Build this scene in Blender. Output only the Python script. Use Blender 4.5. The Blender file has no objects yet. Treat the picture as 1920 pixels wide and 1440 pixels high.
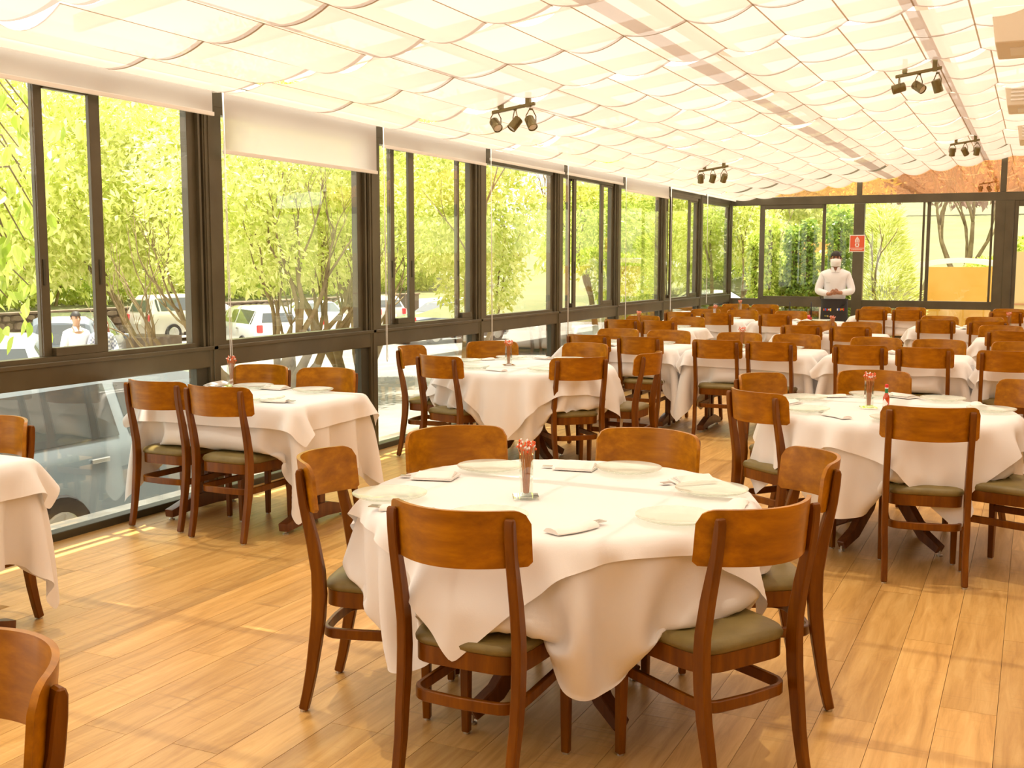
import bpy, bmesh, math, random
import numpy as np
from mathutils import Vector, Matrix

SC = bpy.context.scene
COL = SC.collection
PI = math.pi
rnd = random.Random(7)

# ---------------------------------------------------------------- camera
cam_d = bpy.data.cameras.new('camera')
cam = bpy.data.objects.new('camera', cam_d)
COL.objects.link(cam)
cam_d.sensor_width = 36.0
cam_d.lens = 2070.0 / 1920.0 * 36.0
cam_d.clip_start = 0.05
cam_d.clip_end = 400
_p, _r, _y = math.radians(6.3), math.radians(0.1), math.radians(25.3)
_f = Vector((-math.sin(_y) * math.cos(_p), math.cos(_y) * math.cos(_p), -math.sin(_p)))
_x = Vector((math.cos(_y), math.sin(_y), 0))
_u = _x.cross(_f)
_rx = math.cos(_r) * _x + math.sin(_r) * _u
_ux = -math.sin(_r) * _x + math.cos(_r) * _u
cam.matrix_world = Matrix(((_rx.x, _ux.x, -_f.x, 0), (_rx.y, _ux.y, -_f.y, 0), (_rx.z, _ux.z, -_f.z, 1.55), (0, 0, 0, 1)))
SC.camera = cam

# ---------------------------------------------------------------- sky, sun, exposure
world = bpy.data.worlds.new('sky')
SC.world = world
world.use_nodes = True
_bg = world.node_tree.nodes['Background']
_bg.inputs[0].default_value = (1.0, 0.95, 0.86, 1)
_bg.inputs[1].default_value = 2.9
sun_d = bpy.data.lights.new('sun', 'SUN')
sun_d.energy = 15.0
sun_d.angle = math.radians(0.6)
sun_d.color = (1.0, 0.93, 0.80)
sun = bpy.data.objects.new('sun', sun_d)
COL.objects.link(sun)
sun.rotation_euler = Vector((0.055, -0.05, -1.0)).to_track_quat('-Z', 'Y').to_euler()
sun.location = (0, 8, 20)
SC.view_settings.view_transform = 'Standard'
SC.view_settings.look = 'None'
SC.view_settings.exposure = 0.0
SC.view_settings.gamma = 1.0
SC.view_settings.use_curve_mapping = False
cy = SC.cycles
cy.use_denoising = True
cy.max_bounces = 9
cy.diffuse_bounces = 4
cy.glossy_bounces = 3
cy.transmission_bounces = 4
cy.transparent_max_bounces = 24
cy.caustics_reflective = False
cy.caustics_refractive = False
cy.sample_clamp_indirect = 6.0
cy.use_adaptive_sampling = True
cy.adaptive_threshold = 0.02

# ---------------------------------------------------------------- materials
def new_mat(name):
    m = bpy.data.materials.new(name)
    m.use_nodes = True
    nt = m.node_tree
    for n in list(nt.nodes):
        nt.nodes.remove(n)
    return m, nt, nt.nodes.new('ShaderNodeOutputMaterial')

def N(nt, kind, **kw):
    n = nt.nodes.new(kind)
    for k, v in kw.items():
        if isinstance(k, str) and hasattr(n, k):
            setattr(n, k, v)
    return n

def principled(name, col, rough=0.5, metal=0.0, coat=0.0, noise=None, bump=0.0, bscale=80, spec=0.5, sheen=0.0, stretch=(1, 1, 1)):
    """noise = (scale, colour2, amount)"""
    m, nt, out = new_mat(name)
    b = N(nt, 'ShaderNodeBsdfPrincipled')
    nt.links.new(b.outputs[0], out.inputs[0])
    b.inputs['Base Color'].default_value = (*col, 1)
    b.inputs['Roughness'].default_value = rough
    b.inputs['Metallic'].default_value = metal
    b.inputs['Coat Weight'].default_value = coat
    b.inputs['Coat Roughness'].default_value = 0.12
    b.inputs['Specular IOR Level'].default_value = spec
    b.inputs['Sheen Weight'].default_value = sheen
    tc = N(nt, 'ShaderNodeTexCoord')
    mp = N(nt, 'ShaderNodeMapping')
    mp.inputs['Scale'].default_value = stretch
    nt.links.new(tc.outputs['Object'], mp.inputs[0])
    if noise:
        t = N(nt, 'ShaderNodeTexNoise')
        t.inputs['Scale'].default_value = noise[0]
        t.inputs['Detail'].default_value = 5
        nt.links.new(mp.outputs[0], t.inputs['Vector'])
        mx = N(nt, 'ShaderNodeMix', data_type='RGBA')
        mx.inputs[6].default_value = (*col, 1)
        mx.inputs[7].default_value = (*noise[1], 1)
        mr = N(nt, 'ShaderNodeMapRange')
        mr.inputs[1].default_value = 0.35
        mr.inputs[2].default_value = 0.65
        mr.inputs[4].default_value = noise[2]
        nt.links.new(t.outputs[0], mr.inputs[0])
        nt.links.new(mr.outputs[0], mx.inputs[0])
        nt.links.new(mx.outputs[2], b.inputs['Base Color'])
    if bump:
        t2 = N(nt, 'ShaderNodeTexNoise')
        t2.inputs['Scale'].default_value = bscale
        nt.links.new(mp.outputs[0], t2.inputs['Vector'])
        bp = N(nt, 'ShaderNodeBump')
        bp.inputs['Strength'].default_value = bump
        bp.inputs['Distance'].default_value = 0.004
        nt.links.new(t2.outputs[0], bp.inputs['Height'])
        nt.links.new(bp.outputs[0], b.inputs['Normal'])
    return m

def wood_mat(name, c1, c2, c3, axis='X', rough=0.28, scale=9.0, coat=0.5):
    m, nt, out = new_mat(name)
    b = N(nt, 'ShaderNodeBsdfPrincipled')
    nt.links.new(b.outputs[0], out.inputs[0])
    tc = N(nt, 'ShaderNodeTexCoord')
    oi = N(nt, 'ShaderNodeObjectInfo')
    ad = N(nt, 'ShaderNodeVectorMath', operation='ADD')
    mu = N(nt, 'ShaderNodeVectorMath', operation='SCALE')
    mu.inputs['Scale'].default_value = 17.0
    cb = N(nt, 'ShaderNodeCombineXYZ')
    for k in range(3):
        nt.links.new(oi.outputs['Random'], cb.inputs[k])
    nt.links.new(cb.outputs[0], mu.inputs[0])
    nt.links.new(tc.outputs['Object'], ad.inputs[0])
    nt.links.new(mu.outputs[0], ad.inputs[1])
    mp = N(nt, 'ShaderNodeMapping')
    s = {'X': (0.35, 3, 3), 'Y': (3, 0.35, 3), 'Z': (3, 3, 0.35)}[axis]
    mp.inputs['Scale'].default_value = s
    nt.links.new(ad.outputs[0], mp.inputs[0])
    t = N(nt, 'ShaderNodeTexNoise')
    t.inputs['Scale'].default_value = scale
    t.inputs['Detail'].default_value = 7
    t.inputs['Roughness'].default_value = 0.62
    nt.links.new(mp.outputs[0], t.inputs['Vector'])
    cr = N(nt, 'ShaderNodeValToRGB')
    e = cr.color_ramp.elements
    e[0].position, e[0].color = 0.30, (*c1, 1)
    e[1].position, e[1].color = 0.72, (*c3, 1)
    k = e.new(0.52)
    k.color = (*c2, 1)
    nt.links.new(t.outputs[0], cr.inputs[0])
    nt.links.new(cr.outputs[0], b.inputs['Base Color'])
    b.inputs['Roughness'].default_value = rough
    b.inputs['Coat Weight'].default_value = coat
    b.inputs['Coat Roughness'].default_value = 0.12
    b.inputs['Specular IOR Level'].default_value = 0.28
    return m

def cloth_mat(name, col, trans=0.25):
    m, nt, out = new_mat(name)
    d = N(nt, 'ShaderNodeBsdfDiffuse')
    d.inputs[0].default_value = (*col, 1)
    tr = N(nt, 'ShaderNodeBsdfTranslucent')
    tr.inputs[0].default_value = (*col, 1)
    mx = N(nt, 'ShaderNodeMixShader')
    mx.inputs[0].default_value = trans
    tc = N(nt, 'ShaderNodeTexCoord')
    t = N(nt, 'ShaderNodeTexNoise')
    t.inputs['Scale'].default_value = 260
    nt.links.new(tc.outputs['Object'], t.inputs['Vector'])
    bp = N(nt, 'ShaderNodeBump')
    bp.inputs['Strength'].default_value = 0.12
    bp.inputs['Distance'].default_value = 0.002
    nt.links.new(t.outputs[0], bp.inputs['Height'])
    nt.links.new(bp.outputs[0], d.inputs['Normal'])
    nt.links.new(d.outputs[0], mx.inputs[1])
    nt.links.new(tr.outputs[0], mx.inputs[2])
    nt.links.new(mx.outputs[0], out.inputs[0])
    return m

def fabric_mat(name, col, transp, trans):
    """screen fabric: partly open weave (transparent), partly translucent yarn"""
    m, nt, out = new_mat(name)
    d = N(nt, 'ShaderNodeBsdfDiffuse')
    d.inputs[0].default_value = (*col, 1)
    tr = N(nt, 'ShaderNodeBsdfTranslucent')
    tr.inputs[0].default_value = (*col, 1)
    a = N(nt, 'ShaderNodeMixShader')
    a.inputs[0].default_value = trans
    tp = N(nt, 'ShaderNodeBsdfTransparent')
    tp.inputs[0].default_value = (1, 0.97, 0.92, 1)
    c = N(nt, 'ShaderNodeMixShader')
    c.inputs[0].default_value = transp
    nt.links.new(d.outputs[0], a.inputs[1])
    nt.links.new(tr.outputs[0], a.inputs[2])
    nt.links.new(a.outputs[0], c.inputs[1])
    nt.links.new(tp.outputs[0], c.inputs[2])
    nt.links.new(c.outputs[0], out.inputs[0])
    return m

def glass_mat(name, tint=(0.96, 0.98, 0.97), ior=1.5, boost=1.0, rough=0.0, gcol=(1, 1, 1)):
    m, nt, out = new_mat(name)
    tp = N(nt, 'ShaderNodeBsdfTransparent')
    tp.inputs[0].default_value = (*tint, 1)
    g = N(nt, 'ShaderNodeBsdfGlossy')
    g.inputs['Color'].default_value = (*gcol, 1)
    g.inputs['Roughness'].default_value = rough
    ge = N(nt, 'ShaderNodeNewGeometry')
    dt = N(nt, 'ShaderNodeVectorMath', operation='DOT_PRODUCT')
    nt.links.new(ge.outputs['Incoming'], dt.inputs[0])
    nt.links.new(ge.outputs['Normal'], dt.inputs[1])
    ab = N(nt, 'ShaderNodeMath', operation='ABSOLUTE')
    nt.links.new(dt.outputs['Value'], ab.inputs[0])
    su = N(nt, 'ShaderNodeMath', operation='SUBTRACT')
    su.inputs[0].default_value = 1.0
    nt.links.new(ab.outputs[0], su.inputs[1])
    pw = N(nt, 'ShaderNodeMath', operation='POWER')
    pw.inputs[1].default_value = 5.0
    nt.links.new(su.outputs[0], pw.inputs[0])
    r0 = ((ior - 1) / (ior + 1)) ** 2
    fr = N(nt, 'ShaderNodeMath', operation='MULTIPLY_ADD')
    fr.inputs[1].default_value = 1 - r0
    fr.inputs[2].default_value = r0
    nt.links.new(pw.outputs[0], fr.inputs[0])
    mu = N(nt, 'ShaderNodeMath', operation='MULTIPLY')
    mu.inputs[1].default_value = boost
    mu.use_clamp = True
    mx = N(nt, 'ShaderNodeMixShader')
    nt.links.new(fr.outputs[0], mu.inputs[0])
    nt.links.new(mu.outputs[0], mx.inputs[0])
    nt.links.new(tp.outputs[0], mx.inputs[1])
    nt.links.new(g.outputs[0], mx.inputs[2])
    nt.links.new(mx.outputs[0], out.inputs[0])
    return m

def leaf_mat(name, c1, c2, trans=0.5):
    m, nt, out = new_mat(name)
    geo = N(nt, 'ShaderNodeNewGeometry')
    oi = N(nt, 'ShaderNodeObjectInfo')
    ad = N(nt, 'ShaderNodeMath', operation='ADD')
    nt.links.new(geo.outputs['Random Per Island'], ad.inputs[0])
    nt.links.new(oi.outputs['Random'], ad.inputs[1])
    fr = N(nt, 'ShaderNodeMath', operation='FRACT')
    nt.links.new(ad.outputs[0], fr.inputs[0])
    cr = N(nt, 'ShaderNodeValToRGB')
    e = cr.color_ramp.elements
    e[0].color = (*c1, 1)
    e[1].color = (*c2, 1)
    nt.links.new(fr.outputs[0], cr.inputs[0])
    d = N(nt, 'ShaderNodeBsdfPrincipled')
    d.inputs['Roughness'].default_value = 0.4
    d.inputs['Specular IOR Level'].default_value = 0.5
    tr = N(nt, 'ShaderNodeBsdfTranslucent')
    mx = N(nt, 'ShaderNodeMixShader')
    mx.inputs[0].default_value = trans
    nt.links.new(cr.outputs[0], d.inputs['Base Color'])
    nt.links.new(cr.outputs[0], tr.inputs[0])
    nt.links.new(d.outputs[0], mx.inputs[1])
    nt.links.new(tr.outputs[0], mx.inputs[2])
    nt.links.new(mx.outputs[0], out.inputs[0])
    return m

def plank_mat():
    m, nt, out = new_mat('floor_plank')
    b = N(nt, 'ShaderNodeBsdfPrincipled')
    nt.links.new(b.outputs[0], out.inputs[0])
    geo = N(nt, 'ShaderNodeNewGeometry')
    oi = N(nt, 'ShaderNodeObjectInfo')
    ad = N(nt, 'ShaderNodeMath', operation='ADD')
    nt.links.new(geo.outputs['Random Per Island'], ad.inputs[0])
    nt.links.new(oi.outputs['Random'], ad.inputs[1])
    fr = N(nt, 'ShaderNodeMath', operation='FRACT')
    nt.links.new(ad.outputs[0], fr.inputs[0])
    cb = N(nt, 'ShaderNodeCombineXYZ')
    sc = N(nt, 'ShaderNodeMath', operation='MULTIPLY')
    sc.inputs[1].default_value = 23.0
    nt.links.new(fr.outputs[0], sc.inputs[0])
    for k in range(3):
        nt.links.new(sc.outputs[0], cb.inputs[k])
    va = N(nt, 'ShaderNodeVectorMath', operation='ADD')
    nt.links.new(geo.outputs['Position'], va.inputs[0])
    nt.links.new(cb.outputs[0], va.inputs[1])
    def tex(scale, sx, sy, detail=6, rough=0.6, dist=0.0):
        mp = N(nt, 'ShaderNodeMapping')
        mp.inputs['Scale'].default_value = (sx, sy, 1)
        nt.links.new(va.outputs[0], mp.inputs[0])
        t = N(nt, 'ShaderNodeTexNoise')
        t.inputs['Scale'].default_value = scale
        t.inputs['Detail'].default_value = detail
        t.inputs['Roughness'].default_value = rough
        t.inputs['Distortion'].default_value = dist
        nt.links.new(mp.outputs[0], t.inputs['Vector'])
        return t
    g1 = tex(7, 3.6, 0.32, 8, 0.66, dist=0.6)
    cr = N(nt, 'ShaderNodeValToRGB')
    e = cr.color_ramp.elements
    e[0].position, e[0].color = 0.28, (0.45, 0.235, 0.055, 1)
    e[1].position, e[1].color = 0.75, (0.74, 0.48, 0.175, 1)
    k = e.new(0.5)
    k.color = (0.61, 0.35, 0.105, 1)
    nt.links.new(g1.outputs[0], cr.inputs[0])
    # cross "saw mark" ripples in patches
    g2 = tex(42, 0.10, 1.3, 3, 0.5, 0.3)
    g3 = tex(2.4, 1, 1, 2)
    r3 = N(nt, 'ShaderNodeMapRange')
    r3.inputs[1].default_value, r3.inputs[2].default_value = 0.5, 0.62
    nt.links.new(g3.outputs[0], r3.inputs[0])
    r2 = N(nt, 'ShaderNodeMapRange')
    r2.inputs[1].default_value, r2.inputs[2].default_value = 0.54, 0.66
    nt.links.new(g2.outputs[0], r2.inputs[0])
    mm = N(nt, 'ShaderNodeMath', operation='MULTIPLY')
    nt.links.new(r3.outputs[0], mm.inputs[0])
    nt.links.new(r2.outputs[0], mm.inputs[1])
    m2 = N(nt, 'ShaderNodeMath', operation='MULTIPLY')
    m2.inputs[1].default_value = 0.62
    nt.links.new(mm.outputs[0], m2.inputs[0])
    mx = N(nt, 'ShaderNodeMix', data_type='RGBA')
    nt.links.new(m2.outputs[0], mx.inputs[0])
    nt.links.new(cr.outputs[0], mx.inputs[6])
    mx.inputs[7].default_value = (0.45, 0.25, 0.08, 1)
    # per plank value
    hv = N(nt, 'ShaderNodeHueSaturation')
    vr = N(nt, 'ShaderNodeMapRange')
    vr.inputs[3].default_value, vr.inputs[4].default_value = 0.86, 1.12
    nt.links.new(fr.outputs[0], vr.inputs[0])
    nt.links.new(vr.outputs[0], hv.inputs['Value'])
    nt.links.new(mx.outputs[2], hv.inputs['Color'])
    nt.links.new(hv.outputs[0], b.inputs['Base Color'])
    b.inputs['Roughness'].default_value = 0.36
    b.inputs['Specular IOR Level'].default_value = 0.45
    bp = N(nt, 'ShaderNodeBump')
    bp.inputs['Strength'].default_value = 0.15
    bp.inputs['Distance'].default_value = 0.003
    nt.links.new(mm.outputs[0], bp.inputs['Height'])
    nt.links.new(bp.outputs[0], b.inputs['Normal'])
    return m

M = {}
M['plank'] = plank_mat()
M['joint'] = principled('floor_joint', (0.10, 0.05, 0.02), 0.9)
M['back_wood'] = wood_mat('backrest_wood', (0.25, 0.086, 0.0), (0.37, 0.136, 0.0), (0.50, 0.200, 0.0), 'X', coat=0.12, rough=0.36)
M['leg_wood'] = wood_mat('leg_wood', (0.11, 0.030, 0.0), (0.165, 0.049, 0.0), (0.23, 0.076, 0.0), 'Z', coat=0.06, rough=0.35)
M['base_wood'] = wood_mat('pedestal_wood', (0.10, 0.032, 0.010), (0.14, 0.045, 0.012), (0.20, 0.07, 0.016), 'Z', coat=0.3, rough=0.4)
M['olive'] = principled('olive_leatherette', (0.165, 0.120, 0.032), 0.40, noise=(14, (0.215, 0.160, 0.050), 0.8), spec=0.35, bump=0.2, bscale=500)
M['linen'] = cloth_mat('white_linen', (0.905, 0.89, 0.88), 0.12)
M['linen_top'] = cloth_mat('white_linen_topper', (0.92, 0.91, 0.905), 0.12)
M['napkin'] = cloth_mat('napkin_paper', (0.93, 0.91, 0.87), 0.1)
M['ceil_fabric'] = fabric_mat('ceiling_fabric', (0.50, 0.405, 0.350), 0.085, 0.35)
M['seam'] = fabric_mat('fabric_seam_and_shadow', (0.52, 0.43, 0.33), 0.02, 0.32)  # batten pocket seams, also the strip imitating the mid rafter's shadow
M['blind'] = fabric_mat('blind_fabric', (0.97, 0.91, 0.84), 0.06, 0.5)
M['white_paint'] = principled('white_lacquer', (0.88, 0.86, 0.80), 0.4)
M['bronze'] = principled('bronze_aluminium', (0.090, 0.075, 0.040), 0.38, metal=0.2, noise=(3, (0.13, 0.11, 0.062), 0.8), spec=0.6)
M['bronze2'] = principled('bronze_aluminium_track', (0.075, 0.070, 0.045), 0.4, metal=0.3)
M['beam_paint'] = principled('grey_beam_paint', (0.60, 0.54, 0.45), 0.5)
M['glass'] = glass_mat('window_glass')
M['glass_low'] = glass_mat('lower_window_glass', (0.88, 0.90, 0.88), 1.5, 2.8)
M['glass_amber'] = glass_mat('amber_transom_glass', (0.95, 0.70, 0.42), 1.6, 6.0, gcol=(1.0, 0.80, 0.58))
M['glass_roof'] = fabric_mat('dusty_roof_glass', (0.92, 0.94, 0.92), 0.75, 0.85)
M['steel'] = principled('brushed_steel', (0.62, 0.60, 0.56), 0.3, metal=1.0)
M['lamp_metal'] = principled('olive_bronze_lamp', (0.19, 0.15, 0.055), 0.35, metal=0.4)
M['plastic_beige'] = principled('beige_plastic', (0.78, 0.70, 0.55), 0.45)
M['dimmed_wall'] = principled('dimmed_wall', (0.30, 0.22, 0.14), 0.8)  # unseen walls, tone darkened to lower the fill light
M['asphalt'] = principled('sunlit_paving', (0.28, 0.265, 0.24), 0.85, noise=(1.2, (0.38, 0.36, 0.33), 0.8))
M['concrete'] = principled('terrace_concrete', (0.15, 0.145, 0.125), 0.7, noise=(5, (0.28, 0.27, 0.24), 0.9))
M['grass'] = principled('pale_grass', (0.125, 0.135, 0.05), 0.9, noise=(0.6, (0.165, 0.16, 0.07), 0.9))
M['leaf_a'] = leaf_mat('leaf_yellow_green', (0.46, 0.54, 0.06), (0.95, 0.93, 0.42))
M['leaf_b'] = leaf_mat('leaf_mid_green', (0.34, 0.46, 0.04), (0.84, 0.86, 0.24))
M['leaf_c'] = leaf_mat('leaf_deep_green', (0.14, 0.26, 0.03), (0.50, 0.60, 0.10))
M['leaf_d'] = leaf_mat('leaf_purple_brown', (0.45, 0.28, 0.22), (0.66, 0.48, 0.38))
M['bark'] = principled('bark', (0.17, 0.115, 0.05), 0.9, noise=(6, (0.28, 0.21, 0.10), 0.9), bump=0.6, bscale=30)
M['stone'] = principled('rubble_stone', (0.15, 0.105, 0.07), 0.9, noise=(3, (0.24, 0.18, 0.13), 0.9))
M['mortar'] = principled('mortar', (0.12, 0.09, 0.065), 0.9)
M['brick_orange'] = principled('terracotta', (0.62, 0.30, 0.14), 0.8)
M['ochre'] = principled('ochre_render', (0.80, 0.40, 0.07), 0.8, noise=(1.5, (0.84, 0.50, 0.13), 0.7))
M['yellow_wall'] = principled('pale_yellow_render', (0.84, 0.66, 0.30), 0.8)
M['grey_wood'] = principled('weathered_grey_wood', (0.42, 0.38, 0.32), 0.8)
M['canvas'] = cloth_mat('white_canvas', (0.88, 0.88, 0.86), 0.3)
M['skin_w'] = principled('skin_brown', (0.42, 0.20, 0.11), 0.5)
M['skin_l'] = principled('skin_tan', (0.52, 0.30, 0.19), 0.5)
M['shirt'] = principled('white_shirt', (0.86, 0.86, 0.88), 0.8, bump=0.3, bscale=12)
M['black_cloth'] = principled('black_apron_cloth', (0.035, 0.030, 0.028), 0.85)
M['hair'] = principled('black_hair', (0.02, 0.015, 0.012), 0.6)
M['mask'] = principled('white_mask', (0.90, 0.90, 0.90), 0.8)
M['red'] = principled('red_plastic', (0.70, 0.03, 0.02), 0.4)
M['orange'] = principled('orange_sugar', (0.80, 0.13, 0.03), 0.5)
M['stick'] = principled('tan_orange_stick', (0.62, 0.22, 0.07), 0.5)
M['pink'] = principled('coral_sugar', (0.90, 0.25, 0.18), 0.5)
M['yellow'] = principled('yellow_print', (0.85, 0.60, 0.05), 0.5)
M['blue'] = principled('blue_print', (0.05, 0.15, 0.60), 0.5)
M['white'] = principled('white_print', (0.90, 0.90, 0.88), 0.5)
M['green'] = principled('green_foil', (0.02, 0.22, 0.08), 0.35)
M['sauce'] = principled('red_hot_sauce', (0.55, 0.06, 0.01), 0.15, coat=0.8)
M['sign_red'] = principled('sign_red', (0.80, 0.13, 0.05), 0.5)
M['table_glass'] = None
M['rubber'] = principled('tyre_rubber', (0.03, 0.03, 0.03), 0.8)
M['car_glass'] = principled('car_window', (0.05, 0.06, 0.06), 0.08, coat=1.0)
M['car_white'] = principled('white_car_paint', (0.80, 0.80, 0.80), 0.25, coat=1.0)
M['car_silver'] = principled('silver_car_paint', (0.42, 0.50, 0.56), 0.3, metal=0.35, coat=1.0)
M['car_dark'] = principled('dark_grey_car_paint', (0.10, 0.12, 0.14), 0.3, coat=1.0)
M['car_champagne'] = principled('champagne_car_paint', (0.62, 0.58, 0.52), 0.3, metal=0.2, coat=1.0)
M['lamp_red'] = principled('tail_lamp_red', (0.65, 0.03, 0.03), 0.2, coat=1.0)

def plate_mat():
    m, nt, out = new_mat('plate_glass')
    tp = N(nt, 'ShaderNodeBsdfTransparent')
    tp.inputs[0].default_value = (0.96, 0.985, 0.96, 1)
    g = N(nt, 'ShaderNodeBsdfPrincipled')
    g.inputs['Base Color'].default_value = (0.74, 0.78, 0.70, 1)
    g.inputs['Roughness'].default_value = 0.06
    fr = N(nt, 'ShaderNodeLayerWeight')
    fr.inputs[0].default_value = 0.35
    mr = N(nt, 'ShaderNodeMapRange')
    mr.inputs[3].default_value, mr.inputs[4].default_value = 0.10, 0.75
    mx = N(nt, 'ShaderNodeMixShader')
    nt.links.new(fr.outputs['Facing'], mr.inputs[0])
    nt.links.new(mr.outputs[0], mx.inputs[0])
    nt.links.new(tp.outputs[0], mx.inputs[1])
    nt.links.new(g.outputs[0], mx.inputs[2])
    nt.links.new(mx.outputs[0], out.inputs[0])
    return m
M['table_glass'] = plate_mat()
M['vase_glass'] = glass_mat('vase_glass', (0.93, 0.96, 0.94), 1.5, 1.8)

# ---------------------------------------------------------------- helpers
def link(name, me, parent=None, loc=None, rz=0.0):
    o = bpy.data.objects.new(name, me)
    COL.objects.link(o)
    if parent is not None:
        o.parent = parent
    if loc is not None:
        o.location = loc
    if rz:
        o.rotation_euler = (0, 0, rz)
    return o

def bm_mesh(name, bm, mat, smooth=None):
    me = bpy.data.meshes.new(name)
    bmesh.ops.recalc_face_normals(bm, faces=bm.faces)
    if smooth is not None:
        for f in bm.faces:
            f.smooth = True
        if smooth < 3:
            ca = math.cos(smooth)
            for e in bm.edges:
                if len(e.link_faces) == 2 and e.link_faces[0].normal.dot(e.link_faces[1].normal) < ca:
                    e.smooth = False
    bm.to_mesh(me)
    bm.free()
    for mm in (mat if isinstance(mat, (list, tuple)) else [mat]):
        me.materials.append(mm)
    return me

def obj(name, bm, mat, parent=None, loc=None, rz=0.0, smooth=None):
    return link(name, bm_mesh(name, bm, mat, smooth), parent, loc, rz)

def np_mesh(name, verts, faces, mat, smooth=False):
    me = bpy.data.meshes.new(name)
    verts = np.asarray(verts, dtype=np.float32)
    faces = np.asarray(faces, dtype=np.int32)
    nf, k = faces.shape
    me.vertices.add(len(verts))
    me.vertices.foreach_set('co', verts.ravel())
    me.loops.add(nf * k)
    me.loops.foreach_set('vertex_index', faces.ravel())
    me.polygons.add(nf)
    me.polygons.foreach_set('loop_start', np.arange(0, nf * k, k, dtype=np.int32))
    me.polygons.foreach_set('loop_total', np.full(nf, k, dtype=np.int32))
    if smooth:
        me.polygons.foreach_set('use_smooth', np.ones(nf, dtype=bool))
    me.update(calc_edges=True)
    me.materials.append(mat)
    return me

def thing(name, label, cat, loc=(0, 0, 0), rz=0.0, group=None):
    o = bpy.data.objects.new(name, None)
    o.empty_display_size = 0.1
    COL.objects.link(o)
    o.location = loc
    o.rotation_euler = (0, 0, rz)
    o['label'] = label
    o['category'] = cat
    if group:
        o['group'] = group
    return o

def tag(o, label, cat, group=None, kind=None):
    o['label'] = label
    o['category'] = cat
    if group:
        o['group'] = group
    if kind:
        o['kind'] = kind
    return o

def struct(o):
    o['kind'] = 'structure'
    return o

def children(o):
    return KIDS.get(o.name, [])
KIDS = {}
def index_kids():
    KIDS.clear()
    for o in SC.objects:
        if o.parent:
            KIDS.setdefault(o.parent.name, []).append(o)

def dup(root, loc, rz, label, group=None):
    r = root.copy()
    COL.objects.link(r)
    r.location = loc
    r.rotation_euler = (0, 0, rz)
    r['label'] = label
    if group:
        r['group'] = group
    for ch in KIDS.get(root.name, []):
        c = ch.copy()
        COL.objects.link(c)
        c.parent = r
        for g in KIDS.get(ch.name, []):
            d = g.copy()
            COL.objects.link(d)
            d.parent = c
    return r

def box(bm, x0, x1, y0, y1, z0, z1):
    v = [bm.verts.new(p) for p in ((x0, y0, z0), (x1, y0, z0), (x1, y1, z0), (x0, y1, z0), (x0, y0, z1), (x1, y0, z1), (x1, y1, z1), (x0, y1, z1))]
    for f in ((3, 2, 1, 0), (4, 5, 6, 7), (0, 1, 5, 4), (1, 2, 6, 5), (2, 3, 7, 6), (3, 0, 4, 7)):
        bm.faces.new([v[i] for i in f])
    return v

def bev(bm, off=0.003, seg=1, ang=0.6):
    es = [e for e in bm.edges if len(e.link_faces) == 2 and e.calc_face_angle(0) > ang]
    bmesh.ops.bevel(bm, geom=es, offset=off, segments=seg, profile=0.7, affect='EDGES')

def boxm(name, b, mat, parent=None, bevel=0.0, seg=1):
    bm = bmesh.new()
    box(bm, *b)
    if bevel:
        bm.normal_update()
        bev(bm, bevel, seg)
    return obj(name, bm, mat, parent)

def sweep(bm, pts, up, wu, wt, caps=True):
    """rectangular section along pts; wu = size along `up`, wt = size across; both scalars or lists"""
    n = len(pts)
    pts = [Vector(p) for p in pts]
    up = Vector(up)
    rings = []
    for i, p in enumerate(pts):
        t = (pts[min(i + 1, n - 1)] - pts[max(i - 1, 0)]).normalized()
        s = t.cross(up).normalized()
        uu = up if abs(t.dot(up)) < 0.05 else s.cross(t).normalized()
        a = (wu[i] if isinstance(wu, (list, tuple)) else wu) / 2
        b = (wt[i] if isinstance(wt, (list, tuple)) else wt) / 2
        rings.append([bm.verts.new(p + uu * a * q + s * b * r) for q, r in ((-1, -1), (-1, 1), (1, 1), (1, -1))])
    for A, B in zip(rings, rings[1:]):
        for k in range(4):
            bm.faces.new((A[k], A[(k + 1) % 4], B[(k + 1) % 4], B[k]))
    if caps:
        bm.faces.new(rings[0][::-1])
        bm.faces.new(rings[-1])

def tube(bm, pts, rad, seg=8, caps=True):
    n = len(pts)
    pts = [Vector(p) for p in pts]
    rings = []
    ref = Vector((0.31, 0.22, 0.93)).normalized()
    for i, p in enumerate(pts):
        t = (pts[min(i + 1, n - 1)] - pts[max(i - 1, 0)]).normalized()
        if abs(t.dot(ref)) > 0.95:
            ref = Vector((1, 0.1, 0)).normalized()
        s = t.cross(ref).normalized()
        q = s.cross(t).normalized()
        r = rad[i] if isinstance(rad, (list, tuple)) else rad
        rings.append([bm.verts.new(p + (s * math.cos(2 * PI * k / seg) + q * math.sin(2 * PI * k / seg)) * r) for k in range(seg)])
    for A, B in zip(rings, rings[1:]):
        for k in range(seg):
            bm.faces.new((A[k], A[(k + 1) % seg], B[(k + 1) % seg], B[k]))
    if caps:
        bm.faces.new(rings[0][::-1])
        bm.faces.new(rings[-1])

def lathe(bm, prof, seg=24, c=(0, 0), cap0=True, cap1=True):
    rings = []
    for r, z in prof:
        rings.append([bm.verts.new((c[0] + r * math.cos(2 * PI * k / seg), c[1] + r * math.sin(2 * PI * k / seg), z)) for k in range(seg)])
    for A, B in zip(rings, rings[1:]):
        for k in range(seg):
            bm.faces.new((A[k], A[(k + 1) % seg], B[(k + 1) % seg], B[k]))
    if cap0:
        bm.faces.new(rings[0][::-1])
    if cap1:
        bm.faces.new(rings[-1])

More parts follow.
